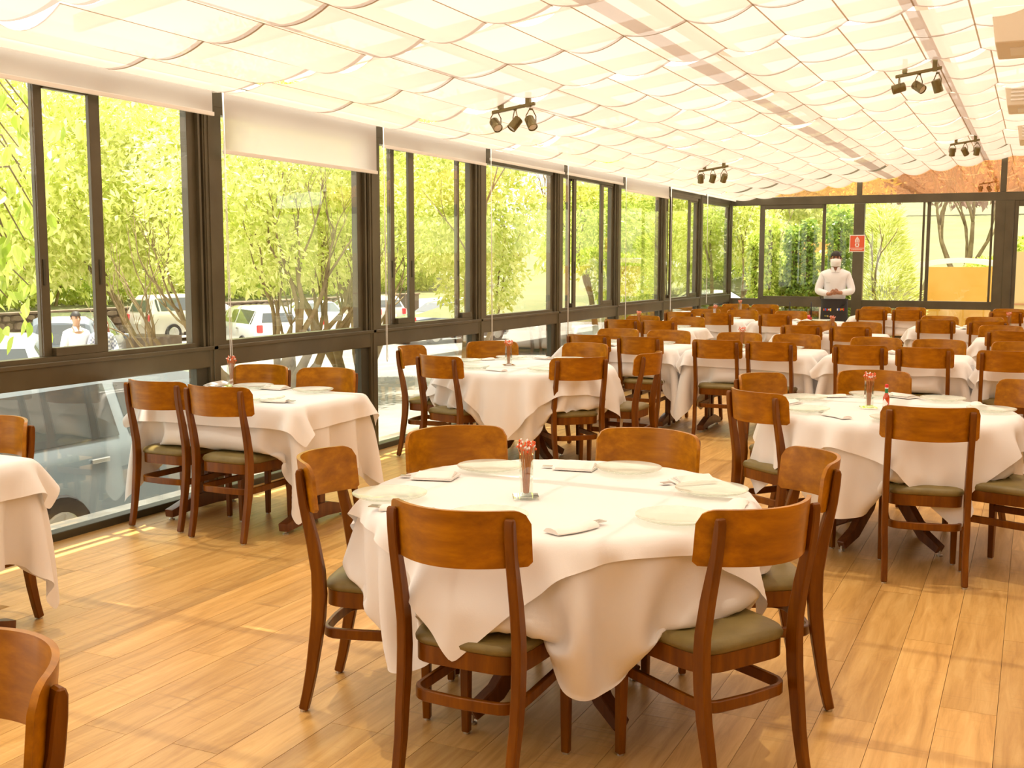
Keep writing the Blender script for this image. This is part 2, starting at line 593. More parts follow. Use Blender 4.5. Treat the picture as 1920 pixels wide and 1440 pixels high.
def prism(bm, outline, z0, z1):
    a = [bm.verts.new((x, y, z0)) for x, y in outline]
    b = [bm.verts.new((x, y, z1)) for x, y in outline]
    n = len(a)
    for k in range(n):
        bm.faces.new((a[k], a[(k + 1) % n], b[(k + 1) % n], b[k]))
    bm.faces.new(a[::-1])
    bm.faces.new(b)
# ---------------------------------------------------------------- the room
XW = -4.86            # inner face of the window wall
XR = 4.9              # far side of the room, outside the frame
YF = 19.25            # inner face of the far glass wall
YB = -2.6
PITCH = 1.934
POSTS = [YF - PITCH * k for k in range(12)][::-1]     # -2.02 ... 19.25
def zf(x):
    return 2.655 + 0.141 * (x + 4.47) if x < 0.6 else 2.655 + 0.141 * 5.07 - 0.10 * (x - 0.6)

fl = struct(boxm('floor', (XW - 0.02, XR, YB, YF + 0.1, -0.12, -0.012), M['joint']))
# planks: 18.5 cm wide, staggered; the nearest in view are parts, the rest one joined part
PW, PL, GAP = 0.185, 1.60, 0.0017
cand = []
i = 0
x = XW
while x < XR:
    off = (i * 0.437 + rnd.uniform(-0.08, 0.08)) % 1.0 * PL
    y = YB - off
    while y < YF:
        y0, y1 = max(y, YB), min(y + PL, YF)
        if y1 - y0 > 0.05:
            cx, cyy = x + PW / 2, (y0 + y1) / 2
            v = Vector((cx, cyy, 0)) - Vector((0, 0, 1.55))
            d = v.dot(_f)
            vis = False
            if d > 0.3:
                px, py = 960 + 2070 * v.dot(_rx) / d, 720 - 2070 * v.dot(_ux) / d
                vis = -250 < px < 2150 and py < 1700
            cand.append((d if vis else 99 + d, x, y0, y1))
        y += PL
    x += PW
    i += 1
cand.sort()
pm = {}
rest_v, rest_f = [], []
for k, (d, x, y0, y1) in enumerate(cand):
    x1 = min(x + PW, XR)
    if k < 300:
        L = round(y1 - y0, 2)
        key = (L, round(x1 - x, 3))
        if key not in pm:
            bm = bmesh.new()
            box(bm, GAP / 2, key[1] - GAP / 2, GAP / 2, L - GAP / 2, -0.012, 0.0)
            pm[key] = bm_mesh('plank', bm, M['plank'])
        link('plank', pm[key], fl, (x, y0, rnd.uniform(-0.0005, 0.0)))
    else:
        n = len(rest_v)
        a, b, c, e = x + GAP / 2, x1 - GAP / 2, y0 + GAP / 2, y1 - GAP / 2
        rest_v += [(a, c, -0.012), (b, c, -0.012), (b, e, -0.012), (a, e, -0.012), (a, c, 0), (b, c, 0), (b, e, 0), (a, e, 0)]
        rest_f += [(n + 4, n + 5, n + 6, n + 7), (n, n + 1, n + 5, n + 4), (n + 1, n + 2, n + 6, n + 5), (n + 2, n + 3, n + 7, n + 6), (n + 3, n, n + 4, n + 7)]
o = link('planks_beyond', np_mesh('planks_beyond', rest_v, rest_f, M['plank']), fl)
o['kind'] = 'stuff'

# --- left window wall
wl = bpy.data.objects.new('wall_left', None); COL.objects.link(wl); struct(wl)
for y in POSTS:
    bm = bmesh.new()
    box(bm, XW - 0.10, XW + 0.004, y - 0.05, y + 0.05, -0.02, 2.70)
    box(bm, XW - 0.07, XW + 0.012, y - 0.022, y + 0.022, 0.0, 2.62)
    bm.normal_update(); bev(bm, 0.003)
    obj('post', bm, M['bronze'], wl)
boxm('bottom_sill', (XW - 0.09, XW + 0.0, YB, YF, -0.10, 0.045), M['bronze2'], wl, 0.004)
boxm('sill_beam', (XW - 0.09, XW + 0.0, YB, YF, 0.862, 0.985), M['bronze'], wl, 0.008, 2)
boxm('sill_lip', (XW - 0.085, XW + 0.012, YB, YF, 0.975, 1.0), M['bronze'], wl, 0.003)
boxm('header_beam', (XW - 0.12, XW - 0.002, YB, YF, 2.545, 2.70), M['bronze'], wl, 0.004)
boxm('gutter', (XW - 0.34, XW - 0.12, YB, YF, 2.62, 2.78), M['white_paint'], wl)

STILES = {3: [(4.35, 4.42, 1), (4.72, 4.80, 0)], 4: [], 5: [(7.97, 8.05, 1), (8.24, 8.33, 0), (9.15, 9.21, 1)], 6: [],
          7: [(11.85, 11.94, 1), (11.97, 12.05, 0), (12.86, 12.95, 0)], 8: [], 9: [(15.62, 15.70, 1), (15.73, 15.81, 0), (16.68, 16.77, 0)], 10: [], 2: [(2.7, 2.78, 0)], 1: [], 0: []}
for k in range(2, 11):
    y0, y1 = POSTS[k], POSTS[k + 1]
    w = bpy.data.objects.new('window_%d' % (k - 1), None); COL.objects.link(w); struct(w)
    # outer frame of the upper light: jambs, head, bottom rail
    bm = bmesh.new()
    a, b = y0 + 0.05, y1 - 0.05
    box(bm, XW - 0.08, XW - 0.005, a, a + 0.07, 1.0, 2.55)
    box(bm, XW - 0.08, XW - 0.030, b - 0.13, b, 1.0, 2.55)
    box(bm, XW - 0.055, XW - 0.004, b - 0.055, b - 0.035, 1.0, 2.55)
    box(bm, XW - 0.055, XW - 0.004, b - 0.012, b, 1.0, 2.55)
    box(bm, XW - 0.08, XW - 0.005, a + 0.07, b - 0.13, 2.50, 2.55)
    box(bm, XW - 0.08, XW - 0.005, a + 0.07, b - 0.13, 1.0, 1.028)
    obj('window_frame', bm, M['bronze'], w)
    edges = [a + 0.07] + [q for s in STILES.get(k, []) for q in (s[0], s[1])] + [b - 0.13]
    for s0, s1, lay in STILES.get(k, []):
        xx = XW - 0.040 if lay else XW - 0.012
        boxm('sash_stile', (xx - 0.026, xx, s0, s1, 1.028, 2.50), M['bronze'], w, 0.002)
        boxm('latch', (xx, xx + 0.006, (s0 + s1) / 2 - 0.008, (s0 + s1) / 2 + 0.008, 1.42, 1.56), M['bronze2'], w)
    for q in range(0, len(edges), 2):
        p0, p1 = edges[q], edges[q + 1]
        if p1 - p0 < 0.02:
            continue
        lay = (q // 2) % 2
        xx = XW - 0.030 - 0.022 * lay
        boxm('pane', (xx - 0.006, xx, p0 - 0.003, p1 + 0.003, 1.02, 2.505), M['glass'], w)
        if len(edges) > 2 and lay == 1:
            boxm('sash_rail', (XW - 0.06, XW - 0.008, p0 - 0.003, p1 + 0.003, 1.028, 1.075), M['bronze'], w, 0.002)
            boxm('sash_rail', (XW - 0.06, XW - 0.020, p0 - 0.003, p1 + 0.003, 2.478, 2.50), M['bronze'], w, 0.002)
    # lower fixed light
    boxm('lower_pane', (XW - 0.052, XW - 0.046, a, b, 0.04, 0.865), M['glass_low'], w)
    boxm('lower_jamb', (XW - 0.085, XW - 0.02, b - 0.11, b, 0.045, 0.862), M['bronze2'], w, 0.002)

# --- far glass wall
wf = bpy.data.objects.new('wall_far', None); COL.objects.link(wf); struct(wf)
boxm('sill_beam', (XW, -0.62, YF, YF + 0.09, 0.80, 0.93), M['bronze'], wf, 0.004)
boxm('header_beam', (XW, XR, YF, YF + 0.10, 2.53, 2.665), M['bronze'], wf, 0.004)
boxm('bottom_sill', (XW, -0.62, YF, YF + 0.09, -0.05, 0.05), M['bronze2'], wf)
for x0, x1, z0, z1 in ((-2.80, -2.63, 0, 2.53), (-0.64, -0.36, 0, 2.53), (1.6, 1.8, 0, 2.53), (3.6, 3.8, 0, 2.53),
                       (-2.77, -2.69, 2.665, 2.93), (-0.585, -0.495, 2.665, 3.24), (1.6, 1.69, 2.665, 3.22), (3.6, 3.69, 2.665, 3.0)):
    boxm('post', (x0, x1, YF + (-0.012 if z1 < 2.6 else 0.01), YF + 0.12, z0, z1), M['bronze'], wf, 0.004)
boxm('door_stop_rail', (-0.49, -0.37, YF - 0.024, YF - 0.012, 0.0, 2.50), M['bronze'], wf, 0.003)
# roof edge trim following the fabric
bm = bmesh.new()
for x0, x1 in ((XW, 0.6), (0.6, XR)):
    v = [bm.verts.new(p) for p in ((x0, YF + 0.02, zf(x0) + 0.10), (x1, YF + 0.02, zf(x1) + 0.10), (x1, YF + 0.02, zf(x1) + 0.30), (x0, YF + 0.02, zf(x0) + 0.30))]
    v2 = [bm.verts.new(q.co + Vector((0, 0.1, 0))) for q in v]
    bm.faces.new(v); bm.faces.new(v2[::-1])
    for k in range(4):
        bm.faces.new((v[k], v2[k], v2[(k + 1) % 4], v[(k + 1) % 4]))
obj('gable_rail', bm, M['bronze'], wf)

FAR = [('window_10', XW, -2.80, [(-4.37, -4.285, 0), (-3.315, -3.262, 1)]), ('window_11', -2.63, -0.64, [(-1.72, -1.685, 0), (-1.655, -1.60, 1), (-0.70, -0.665, 1)])]
for nm, x0, x1, st in FAR:
    w = bpy.data.objects.new(nm, None); COL.objects.link(w); struct(w)
    for s0, s1, lay in st:
        boxm('sash_stile', (s0, s1, YF + 0.012 + 0.03 * lay, YF + 0.04 + 0.03 * lay, 0.93, 2.53), M['bronze'], w, 0.002)
    e = [x0] + [q for s in st for q in s[:2]] + [x1]
    for q in range(0, len(e), 2):
        if e[q + 1] - e[q] < 0.02:
            continue
        boxm('pane', (e[q] - 0.002, e[q + 1] + 0.002, YF + 0.04, YF + 0.046, 0.92, 2.54), M['glass'], w)
        if (q // 2) % 2 == 1 and e[q + 1] - e[q] > 0.3:
            boxm('sash_rail', (e[q], e[q + 1], YF + 0.012, YF + 0.036, 2.46, 2.53), M['bronze'], w, 0.002)
            boxm('sash_rail', (e[q], e[q + 1], YF + 0.012, YF + 0.036, 0.93, 0.975), M['bronze'], w, 0.002)
    boxm('lower_pane', (x0, x1, YF + 0.04, YF + 0.046, 0.04, 0.81), M['glass_low'], w)
    if x0 < -4:
        boxm('mullion', (-3.32, -3.25, YF + 0.0, YF + 0.08, 0.05, 0.80), M['white_paint'], w)
d1 = bpy.data.objects.new('door_1', None); COL.objects.link(d1); struct(d1)
boxm('door_frame', (-0.36, -0.30, YF + 0.01, YF + 0.08, 0.0, 2.53), M['bronze'], d1, 0.003)
boxm('door_frame', (-0.30, 1.6, YF + 0.01, YF + 0.08, 2.44, 2.53), M['bronze'], d1, 0.003)
boxm('pane', (1.8, 3.6, YF + 0.04, YF + 0.046, 0.05, 2.53), M['glass'], d1)
tr = bpy.data.objects.new('window_12', None); COL.objects.link(tr); struct(tr)
for x0, x1 in ((-4.2, -2.77), (-2.69, -0.585), (-0.495, 1.6), (1.69, 3.6)):
    bm = bmesh.new()
    v = []
    for yy in (YF + 0.045, YF + 0.051):
        v.append([bm.verts.new(p) for p in ((x0, yy, 2.66), (x1, yy, 2.66), (x1, yy, zf(x1) + 0.12), (x0, yy, zf(x0) + 0.12))])
    A, B = v
    bm.faces.new(A); bm.faces.new(B[::-1])
    for k in range(4):
        bm.faces.new((A[k], B[k], B[(k + 1) % 4], A[(k + 1) % 4]))
    obj('transom_pane', bm, M['glass_amber'], tr)

# --- the sides the photograph does not show
struct(boxm('wall_right', (XR, XR + 0.15, YB, YF + 0.1, 0, 3.2), M['dimmed_wall']))
struct(boxm('wall_back', (XW - 0.1, XR + 0.15, YB - 0.15, YB, 0, 3.6), M['dimmed_wall']))

# --- ceiling: sagging fabric shades between battens, glass roof on beams above
ce = bpy.data.objects.new('ceiling', None); COL.objects.link(ce); struct(ce)
rs = np.random.RandomState(11)
def sag_panel(y0, y1, xa, xb):
    offx = rs.uniform(-0.07, 0.07)
    nodes = [xa]
    x = -4.44 + offx
    while x < xb - 0.15:
        if x > xa + 0.12:
            nodes.append(x)
        x += 0.400
    nodes.append(xb)
    NU, NV = 8, 6
    V, F = [], []
    col = 0
    sag_cells = []
    for c in range(len(nodes) - 1):
        a, b = nodes[c], nodes[c + 1]
        s0, s1 = rs.uniform(0.028, 0.075, 2) * min(1, (b - a) / 0.4) ** 2
        e0, e1 = rs.uniform(-0.004, 0.026, 2)
        base = len(V)
        for iu in range(NU + 1):
            u = iu / NU
            xx = a + (b - a) * u
            for iv in range(NV + 1):
                v = iv / NV
                sg = (s0 * (1 - v) + s1 * v) * (0.86 + 0.14 * abs(2 * v - 1))
                yy = y0 + e0 * 4 * u * (1 - u) + (y1 - y0 - (e0 + e1) * 4 * u * (1 - u)) * v
                V.append((xx, yy, zf(a) + (zf(b) - zf(a)) * u - 4 * u * (1 - u) * sg))
        for iu in range(NU):
            for iv in range(NV):
                p = base + iu * (NV + 1) + iv
                F.append((p, p + NV + 1, p + NV + 2, p + 1))
        sag_cells.append((a, s0, s1, b))
    return V, F, nodes, sag_cells
for k in range(0, 11):
    y0, y1 = POSTS[k] + 0.004, POSTS[k + 1] - 0.010
    for xa, xb in ((-4.74, 0.6), (0.6, XR)):
        V, F, nodes, sag_cells = sag_panel(y0, y1, xa, xb)
        link('shade_panel', np_mesh('shade_panel', V, F, M['ceil_fabric'], True), ce)
        V1, F1_ = [], []
        for x in nodes[1:-1]:
            n = len(V1)
            V1 += [(x - 0.006, y0, zf(x) - 0.004), (x + 0.006, y0, zf(x) - 0.004), (x + 0.006, y1, zf(x) - 0.004), (x - 0.006, y1, zf(x) - 0.004)]
            F1_.append((n, n + 1, n + 2, n + 3))
        link('batten_pocket', np_mesh('batten_pocket', V1, F1_, M['seam']), ce)
        # denser strip standing in for the mid rafter's shadow on each panel
        V2, F2 = [], []
        ym = (y0 + y1) / 2
        for a, s0, s1, b in sag_cells:
            base = len(V2)
            for iu in range(9):
                u = iu / 8
                z = zf(a) + (zf(b) - zf(a)) * u - 4 * u * (1 - u) * (s0 + s1) / 2 * 0.86 - 0.002
                V2 += [(a + (b - a) * u, ym - 0.008, z), (a + (b - a) * u, ym + 0.008, z)]
            F2 += [(base + 2 * q, base + 2 * q + 2, base + 2 * q + 3, base + 2 * q + 1) for q in range(8)]
        link('rafter_shadow_strip', np_mesh('rafter_shadow_strip', V2, F2, M['seam'], True), ce)
# beams above the fabric
for x, w in ((-3.565, 0.05), (-2.235, 0.11), (-0.815, 0.085), (0.6, 0.14), (2.0, 0.10), (3.4, 0.10)):
    boxm('purlin', (x - w / 2, x + w / 2, YB, YF, zf(x) + 0.14, zf(x) + 0.24), M['beam_paint'], ce)
for k in range(1, 23):
    y = YF - k * PITCH / 2 - 0.005
    w = 0.065 if k % 2 == 0 else 0.04
    for x0, x1 in ((XW - 0.1, 0.6), (0.6, XR)):
        bm = bmesh.new()
        z0, z1 = zf(x0) + 0.25, zf(x1) + 0.25
        P = [(x0, y - w / 2, z0), (x1, y - w / 2, z1), (x1, y + w / 2, z1), (x0, y + w / 2, z0)]
        A = [bm.verts.new(p) for p in P]
        B = [bm.verts.new((p[0], p[1], p[2] + 0.09)) for p in P]
        bm.faces.new(A[::-1]); bm.faces.new(B)
        for q in range(4):
            bm.faces.new((A[q], A[(q + 1) % 4], B[(q + 1) % 4], B[q]))
        obj('rafter', bm, M['beam_paint'], ce)
bm = bmesh.new()
for x0, x1 in ((XW - 0.3, 0.6), (0.6, XR + 0.2)):
    bm.faces.new([bm.verts.new(p) for p in ((x0, YB, zf(x0) + 0.36), (x1, YB, zf(x1) + 0.36), (x1, YF + 0.2, zf(x1) + 0.36), (x0, YF + 0.2, zf(x0) + 0.36))])
obj('roof_glazing', bm, M['glass_roof'], ce)

# --- roller blinds, one for each bay
ORD = {3: 'first', 4: 'second', 5: 'third', 6: 'fourth', 7: 'fifth', 8: 'sixth', 9: 'seventh', 10: 'eighth'}
DROP = {3: 2.482, 4: 2.255, 5: 2.470, 6: 2.528, 7: 2.530, 8: 2.460, 9: 2.61, 10: 2.61, 2: 2.48}
CORD = {4: 0.80, 5: 0.74, 6: 0.70, 7: 0.72, 8: 0.80, 9: 0.85, 10: 0.9}
for k in range(3, 11):
    y0, y1 = POSTS[k] + 0.035, POSTS[k + 1] - 0.035
    if k == 3:
        y0 = POSTS[3] + 0.03
    lab = {3: 'white roller blind drawn a little down over the leftmost window bay', 4: 'white roller blind pulled lowest, over the second window bay from the left'}.get(
        k, 'white roller blind %s over the %s window bay from the left' % ('drawn a little down' if k in (5, 6, 7) else 'slightly lower' if k == 8 else 'rolled right up', ORD[k]))
    t = thing('roller_blind', lab, 'roller blind', (XW + 0.055, y0, 2.655), group='roller blinds on the window wall')
    L = y1 - y0
    bm = bmesh.new()
    tube(bm, [(0, 0, 0), (0, L, 0)], 0.022, 12)
    obj('roller_tube', bm, M['white_paint'], t, smooth=0.8)
    z1 = DROP[k] - 2.655
    bm = bmesh.new()
    n = 12
    rows = []
    for j in range(n + 1):
        rows.append([bm.verts.new((0.021 + 0.002 * math.sin(j * 1.1), L * j / n * 0.985 + 0.01, zz)) for zz in (0.0, z1 * 0.5, z1 + 0.012)])
    for A, B in zip(rows, rows[1:]):
        for q in range(2):
            bm.faces.new((A[q], B[q], B[q + 1], A[q + 1]))
    obj('blind_fabric', bm, M['blind'], t, smooth=3.2)
    bm = bmesh.new()
    box(bm, 0.014, 0.028, 0.006, L - 0.006, z1 - 0.012, z1 + 0.014)
    bm.normal_update(); bev(bm, 0.004, 2)
    obj('hem_bar', bm, M['white_paint'], t)
    for yy in (-0.022, L + 0.014):
        boxm('bracket', (-0.03, 0.026, yy, yy + 0.008, -0.03, 0.03), M['white_paint'], t)
    if k in CORD:
        zc = CORD[k] - 2.655
        bm = bmesh.new()
        tube(bm, [(0.036, -0.006, 0.0), (0.040, -0.004, zc * 0.5), (0.040, 0.003, zc + 0.02), (0.040, 0.012, zc), (0.040, 0.021, zc + 0.02), (0.034, 0.016, zc * 0.5), (0.026, 0.014, 0.0)], 0.0028, 6)
        obj('bead_chain', bm, M['white_paint'], t, smooth=3.2)

# --- fire sign on the far column
t = thing('safety_sign', 'orange red square safety sign with white fire hose pictogram on the far dark column', 'sign', (-2.73, YF - 0.014, 1.87))
boxm('plate', (-0.125, 0.125, -0.004, 0.0, -0.14, 0.14), M['white'], t)
boxm('red_panel', (-0.112, 0.112, -0.006, -0.003, -0.075, 0.127), M['sign_red'], t)
boxm('lower_panel', (-0.112, 0.112, -0.006, -0.003, -0.127, -0.083), M['orange'], t)
bm = bmesh.new()
def srect(x0, x1, z0, z1):
    box(bm, x0, x1, -0.009, -0.005, z0, z1)
srect(-0.030, 0.030, 0.062, 0.075); srect(-0.022, 0.022, 0.078, 0.092); srect(-0.010, 0.010, 0.094, 0.108)
srect(-0.036, -0.020, 0.020, 0.060); srect(0.020, 0.036, 0.020, 0.060); srect(-0.014, 0.014, 0.026, 0.052)
srect(-0.034, 0.034, 0.000, 0.012); srect(-0.034, -0.012, -0.040, -0.010); srect(0.012, 0.034, -0.040, -0.010); srect(-0.026, 0.026, -0.060, -0.046)
obj('pictogram', bm, M['white'], t)
bm = bmesh.new()
for k in range(9):
    srect(-0.088 + k * 0.02, -0.076 + k * 0.02, -0.112, -0.098)
obj('lettering', bm, M['white'], t)

# --- track lights
def spot(parent, x, yaw, tilt):
    bm = bmesh.new()
    prof = [(0.030, 0.05), (0.036, 0.045), (0.037, -0.05), (0.034, -0.052), (0.033, -0.030)]
    lathe(bm, prof, 16)
    bmesh.ops.rotate(bm, cent=(0, 0, 0), matrix=Matrix.Rotation(tilt, 3, 'X'), verts=bm.verts)
    bmesh.ops.rotate(bm, cent=(0, 0, 0), matrix=Matrix.Rotation(yaw, 3, 'Z'), verts=bm.verts)
    o = obj('spot_head', bm, M['lamp_metal'], parent, (x, 0, -0.115), smooth=0.6)
    bm = bmesh.new()
    for s in (-1, 1):
        tube(bm, [(s * 0.012, 0, 0.10), (s * 0.042, 0, 0.05), (s * 0.042, 0, -0.005)], 0.004, 6)
    tube(bm, [(-0.014, 0, 0.10), (0.014, 0, 0.10)], 0.008, 8)
    bmesh.ops.rotate(bm, cent=(0, 0, 0), matrix=Matrix.Rotation(yaw, 3, 'Z'), verts=bm.verts)
    obj('yoke', bm, M['lamp_metal'], o, smooth=0.8)
    bm = bmesh.new()
    lathe(bm, [(0.031, -0.042), (0.001, -0.036)], 14, cap0=False)
    bmesh.ops.rotate(bm, cent=(0, 0, 0), matrix=Matrix.Rotation(tilt, 3, 'X'), verts=bm.verts)
    bmesh.ops.rotate(bm, cent=(0, 0, 0), matrix=Matrix.Rotation(yaw, 3, 'Z'), verts=bm.verts)
    obj('lens', bm, M['white_paint'], o)
for (x0, x1, y, lab, sp) in ((-3.77, -3.42, 7.62, 'bronze track light with three spots nearest the camera', ((0.03, 0.9, -0.9), (0.19, 2.4, 0.7), (0.32, -2.2, 0.7))),
                             (-1.11, -0.76, 9.60, 'bronze track light with three spots at the upper right under the fabric ceiling', ((0.03, 1.8, 1.3), (0.18, 1.0, -1.0), (0.32, 2.4, -0.4))),
                             (-3.82, -3.45, 13.44, 'bronze track light with three spots farther back over the window side', ((0.03, 0.3, 0.5), (0.18, 1.0, 0.4), (0.32, 0.7, 0.6))),
                             (-1.08, -0.73, 15.37, 'bronze track light with three spots farthest right, close to the end gable', ((0.03, 0.3, 0.3), (0.18, -0.7, 0.7), (0.32, 0.4, 0.4)))):
    zc = (zf(x0) + zf(x1)) / 2 - 0.085
    tl = thing('track_light', lab, 'track light', (x0, y, zc), group='track lights under the ceiling')
    L = x1 - x0
    sl = math.atan(0.141)
    bm = bmesh.new()
    box(bm, 0, L, -0.015, 0.015, -0.012, 0.012)
    bm.normal_update(); bev(bm, 0.003)
    for v in bm.verts:
        v.co.z += (v.co.x - L / 2) * 0.141
    obj('track', bm, M['lamp_metal'], tl)
    bm = bmesh.new()
    for xx in (L * 0.2, L * 0.85):
        boxm('mount', (xx - 0.018, xx + 0.018, -0.018, 0.018, 0.0, 0.11), M['lamp_metal'], tl)
    bm.free()
    for (xx, ya, ti) in sp:
        spot(tl, xx, ya, ti)

# --- air conditioners at the right, hung under the ridge
for j, (y, lab) in enumerate(((8.3, 'beige ceiling air conditioner cut by the top right corner of the view'), (11.6, 'beige air conditioner with louvres behind the corner one, at the right edge'), (14.9, 'small pale air conditioner third along the right side of the ceiling'))):
    t = thing('air_conditioner', lab, 'air conditioner', (-0.36 if j < 2 else -0.30, y, 3.02), group='ceiling air conditioners along the right')
    bm = bmesh.new()
    v = box(bm, 0, 1.1, 0, 0.68, 0, 0.24)
    for q in (v[0], v[3]):
        q.co.x += 0.03
    bm.normal_update(); bev(bm, 0.02, 3)
    obj('casing', bm, M['plastic_beige'], t, smooth=0.6)
    for q in range(4 if j else 0):
        boxm('louvre', (0.06, 1.04, -0.012, 0.01, 0.045 + q * 0.035, 0.062 + q * 0.035), M['white_paint'], t, 0.003)
    boxm('intake_grille', (0.12, 0.98, 0.2, 0.5, -0.006, 0.002), M['white_paint'], t)
    for xx in (0.1, 1.0):
        boxm('hanger', (xx - 0.01, xx + 0.01, 0.32, 0.34, 0.23, 0.44), M['steel'], t)
# ---------------------------------------------------------------- dining chair
def seat_outline(s=1.0, n=40, front=0.212, rear=0.180, y0=-0.205, y1=0.205):
    pts = []
    for k in range(n):
        a = 2 * PI * k / n
        c, q = math.cos(a), math.sin(a)
        e = 2 / 5.5
        xx = math.copysign(abs(c) ** e, c)
        yy = math.copysign(abs(q) ** e, q)
        t = (yy + 1) / 2
        w = rear + (front - rear) * t
        yb = (y0 + y1) / 2 + (y1 - y0) / 2 * yy
        if yy > 0:
            yb += 0.012 * (1 - xx * xx) * yy
        pts.append((xx * w * s, (yb - 0.0) * s))
    return pts

def make_chair():
    t = thing('dining_chair', '', 'chair')
    # cushion
    bm = bmesh.new()
    rings = []
    for s, z in ((0.965, 0.428), (1.0, 0.436), (1.005, 0.446), (0.97, 0.459), (0.86, 0.468), (0.6, 0.474), (0.3, 0.476)):
        rings.append([bm.verts.new((x, y, z)) for x, y in seat_outline(s)])
    n = 40
    for A, B in zip(rings, rings[1:]):
        for k in range(n):
            bm.faces.new((A[k], A[(k + 1) % n], B[(k + 1) % n], B[k]))
    bm.faces.new(rings[0][::-1]); bm.faces.new(rings[-1])
    obj('seat', bm, M['olive'], t, smooth=1.0)
    bm = bmesh.new()
    prism(bm, seat_outline(0.975), 0.375, 0.429)
    bm.normal_update()
    obj('seat_frame', bm, M['leg_wood'], t, smooth=0.7)
    # backrest: bent plywood
    bm = bmesh.new()
    W, TH = 0.222, 0.013
    nu = 34
    cols = []
    for iu in range(nu + 1):
        u = -1 + 2 * iu / nu
        u = math.copysign(abs(u) ** 0.8, u)
        xx = u * W
        d = W - abs(xx)
        rt, rb = 0.040, 0.012
        zt = 0.874 - 0.004 * u * u - (rt - math.sqrt(max(0, rt * rt - (rt - d) ** 2)) if d < rt else 0)
        zb = 0.708 + (rb - math.sqrt(max(0, rb * rb - (rb - d) ** 2)) if d < rb else 0)
        col = []
        for side in (0, 1):
            for j in range(4):
                z = zb + (zt - zb) * j / 3
                yb = -0.318 + (0.79 - z) * 0.10 + 0.118 * u * u
                sl = 2 * 0.118 * u / W
                nx, ny = -sl, 1.0
                l = math.hypot(nx, ny)
                off = TH / 2 if side else -TH / 2
                col.append(bm.verts.new((xx + nx / l * off, yb + ny / l * off, z)))
        cols.append(col)
    for A, B in zip(cols, cols[1:]):
        for j in range(3):
            bm.faces.new((A[j], B[j], B[j + 1], A[j + 1]))
            bm.faces.new((A[4 + j + 1], B[4 + j + 1], B[4 + j], A[4 + j]))
        bm.faces.new((A[3], B[3], B[7], A[7]))
        bm.faces.new((A[4], B[4], B[0], A[0]))
    for c, fl_ in ((cols[0], 0), (cols[-1], 1)):
        for j in range(3):
            f = (c[j], c[j + 1], c[4 + j + 1], c[4 + j])
            bm.faces.new(f if not fl_ else f[::-1])
    bmesh.ops.remove_doubles(bm, verts=bm.verts, dist=0.0004)
    obj('backrest', bm, M['back_wood'], t, smooth=0.7)
    for s in (-1, 1):
        # rear leg rising into the back post
        bm = bmesh.new()
        zs = [0.006, 0.07, 0.15, 0.25, 0.34, 0.42, 0.50, 0.60, 0.68, 0.74, 0.80, 0.838, 0.852]
        ys = [-0.268, -0.252, -0.236, -0.219, -0.207, -0.202, -0.205, -0.222, -0.240, -0.254, -0.262, -0.266, -0.266]
        dp = [0.032, 0.034, 0.038, 0.044, 0.048, 0.050, 0.046, 0.042, 0.036, 0.030, 0.028, 0.024, 0.014]
        sweep(bm, [(s * (0.187 - 0.004 * (z < 0.2)), y, z) for z, y in zip(zs, ys)], (1, 0, 0), 0.030, dp)
        bm.normal_update(); bev(bm, 0.004, 1, 0.9)
        lg = obj('leg', bm, M['leg_wood'], t, smooth=0.5)
        bm = bmesh.new(); lathe(bm, [(0.012, 0.0), (0.012, 0.007)], 10, (s * 0.184, -0.268))
        obj('glide', bm, M['steel'], lg)
        bm = bmesh.new()
        sweep(bm, [(s * 0.178, 0.172, 0.006), (s * 0.178, 0.170, 0.20), (s * 0.176, 0.168, 0.39)], (1, 0, 0), [0.026, 0.031, 0.036], [0.026, 0.031, 0.036])
        bm.normal_update(); bev(bm, 0.003, 1, 0.9)
        lg = obj('leg', bm, M['leg_wood'], t, smooth=0.5)
        bm = bmesh.new(); lathe(bm, [(0.011, 0.0), (0.011, 0.007)], 10, (s * 0.178, 0.172))
        obj('glide', bm, M['steel'], lg)
    # bent wood stretcher, a U open to the front
    bm = bmesh.new()
    P = [(0.160, 0.160), (0.163, 0.06), (0.166, -0.06), (0.166, -0.13)]
    P += [(0.106 + 0.060 * math.cos(a), -0.145 - 0.060 * math.sin(a)) for a in (0.3, 0.65, 1.0, 1.3)]
    P += [(0.06, -0.208), (0.0, -0.211)]
    P = P + [(-x, y) for x, y in P[:-1][::-1]]
    sweep(bm, [(x, y, 0.278) for x, y in P], (0, 0, 1), 0.036, 0.017)
    bm.normal_update(); bev(bm, 0.003, 1, 0.9)
    obj('stretcher', bm, M['leg_wood'], t, smooth=0.7)
    return t
chair0 = make_chair()

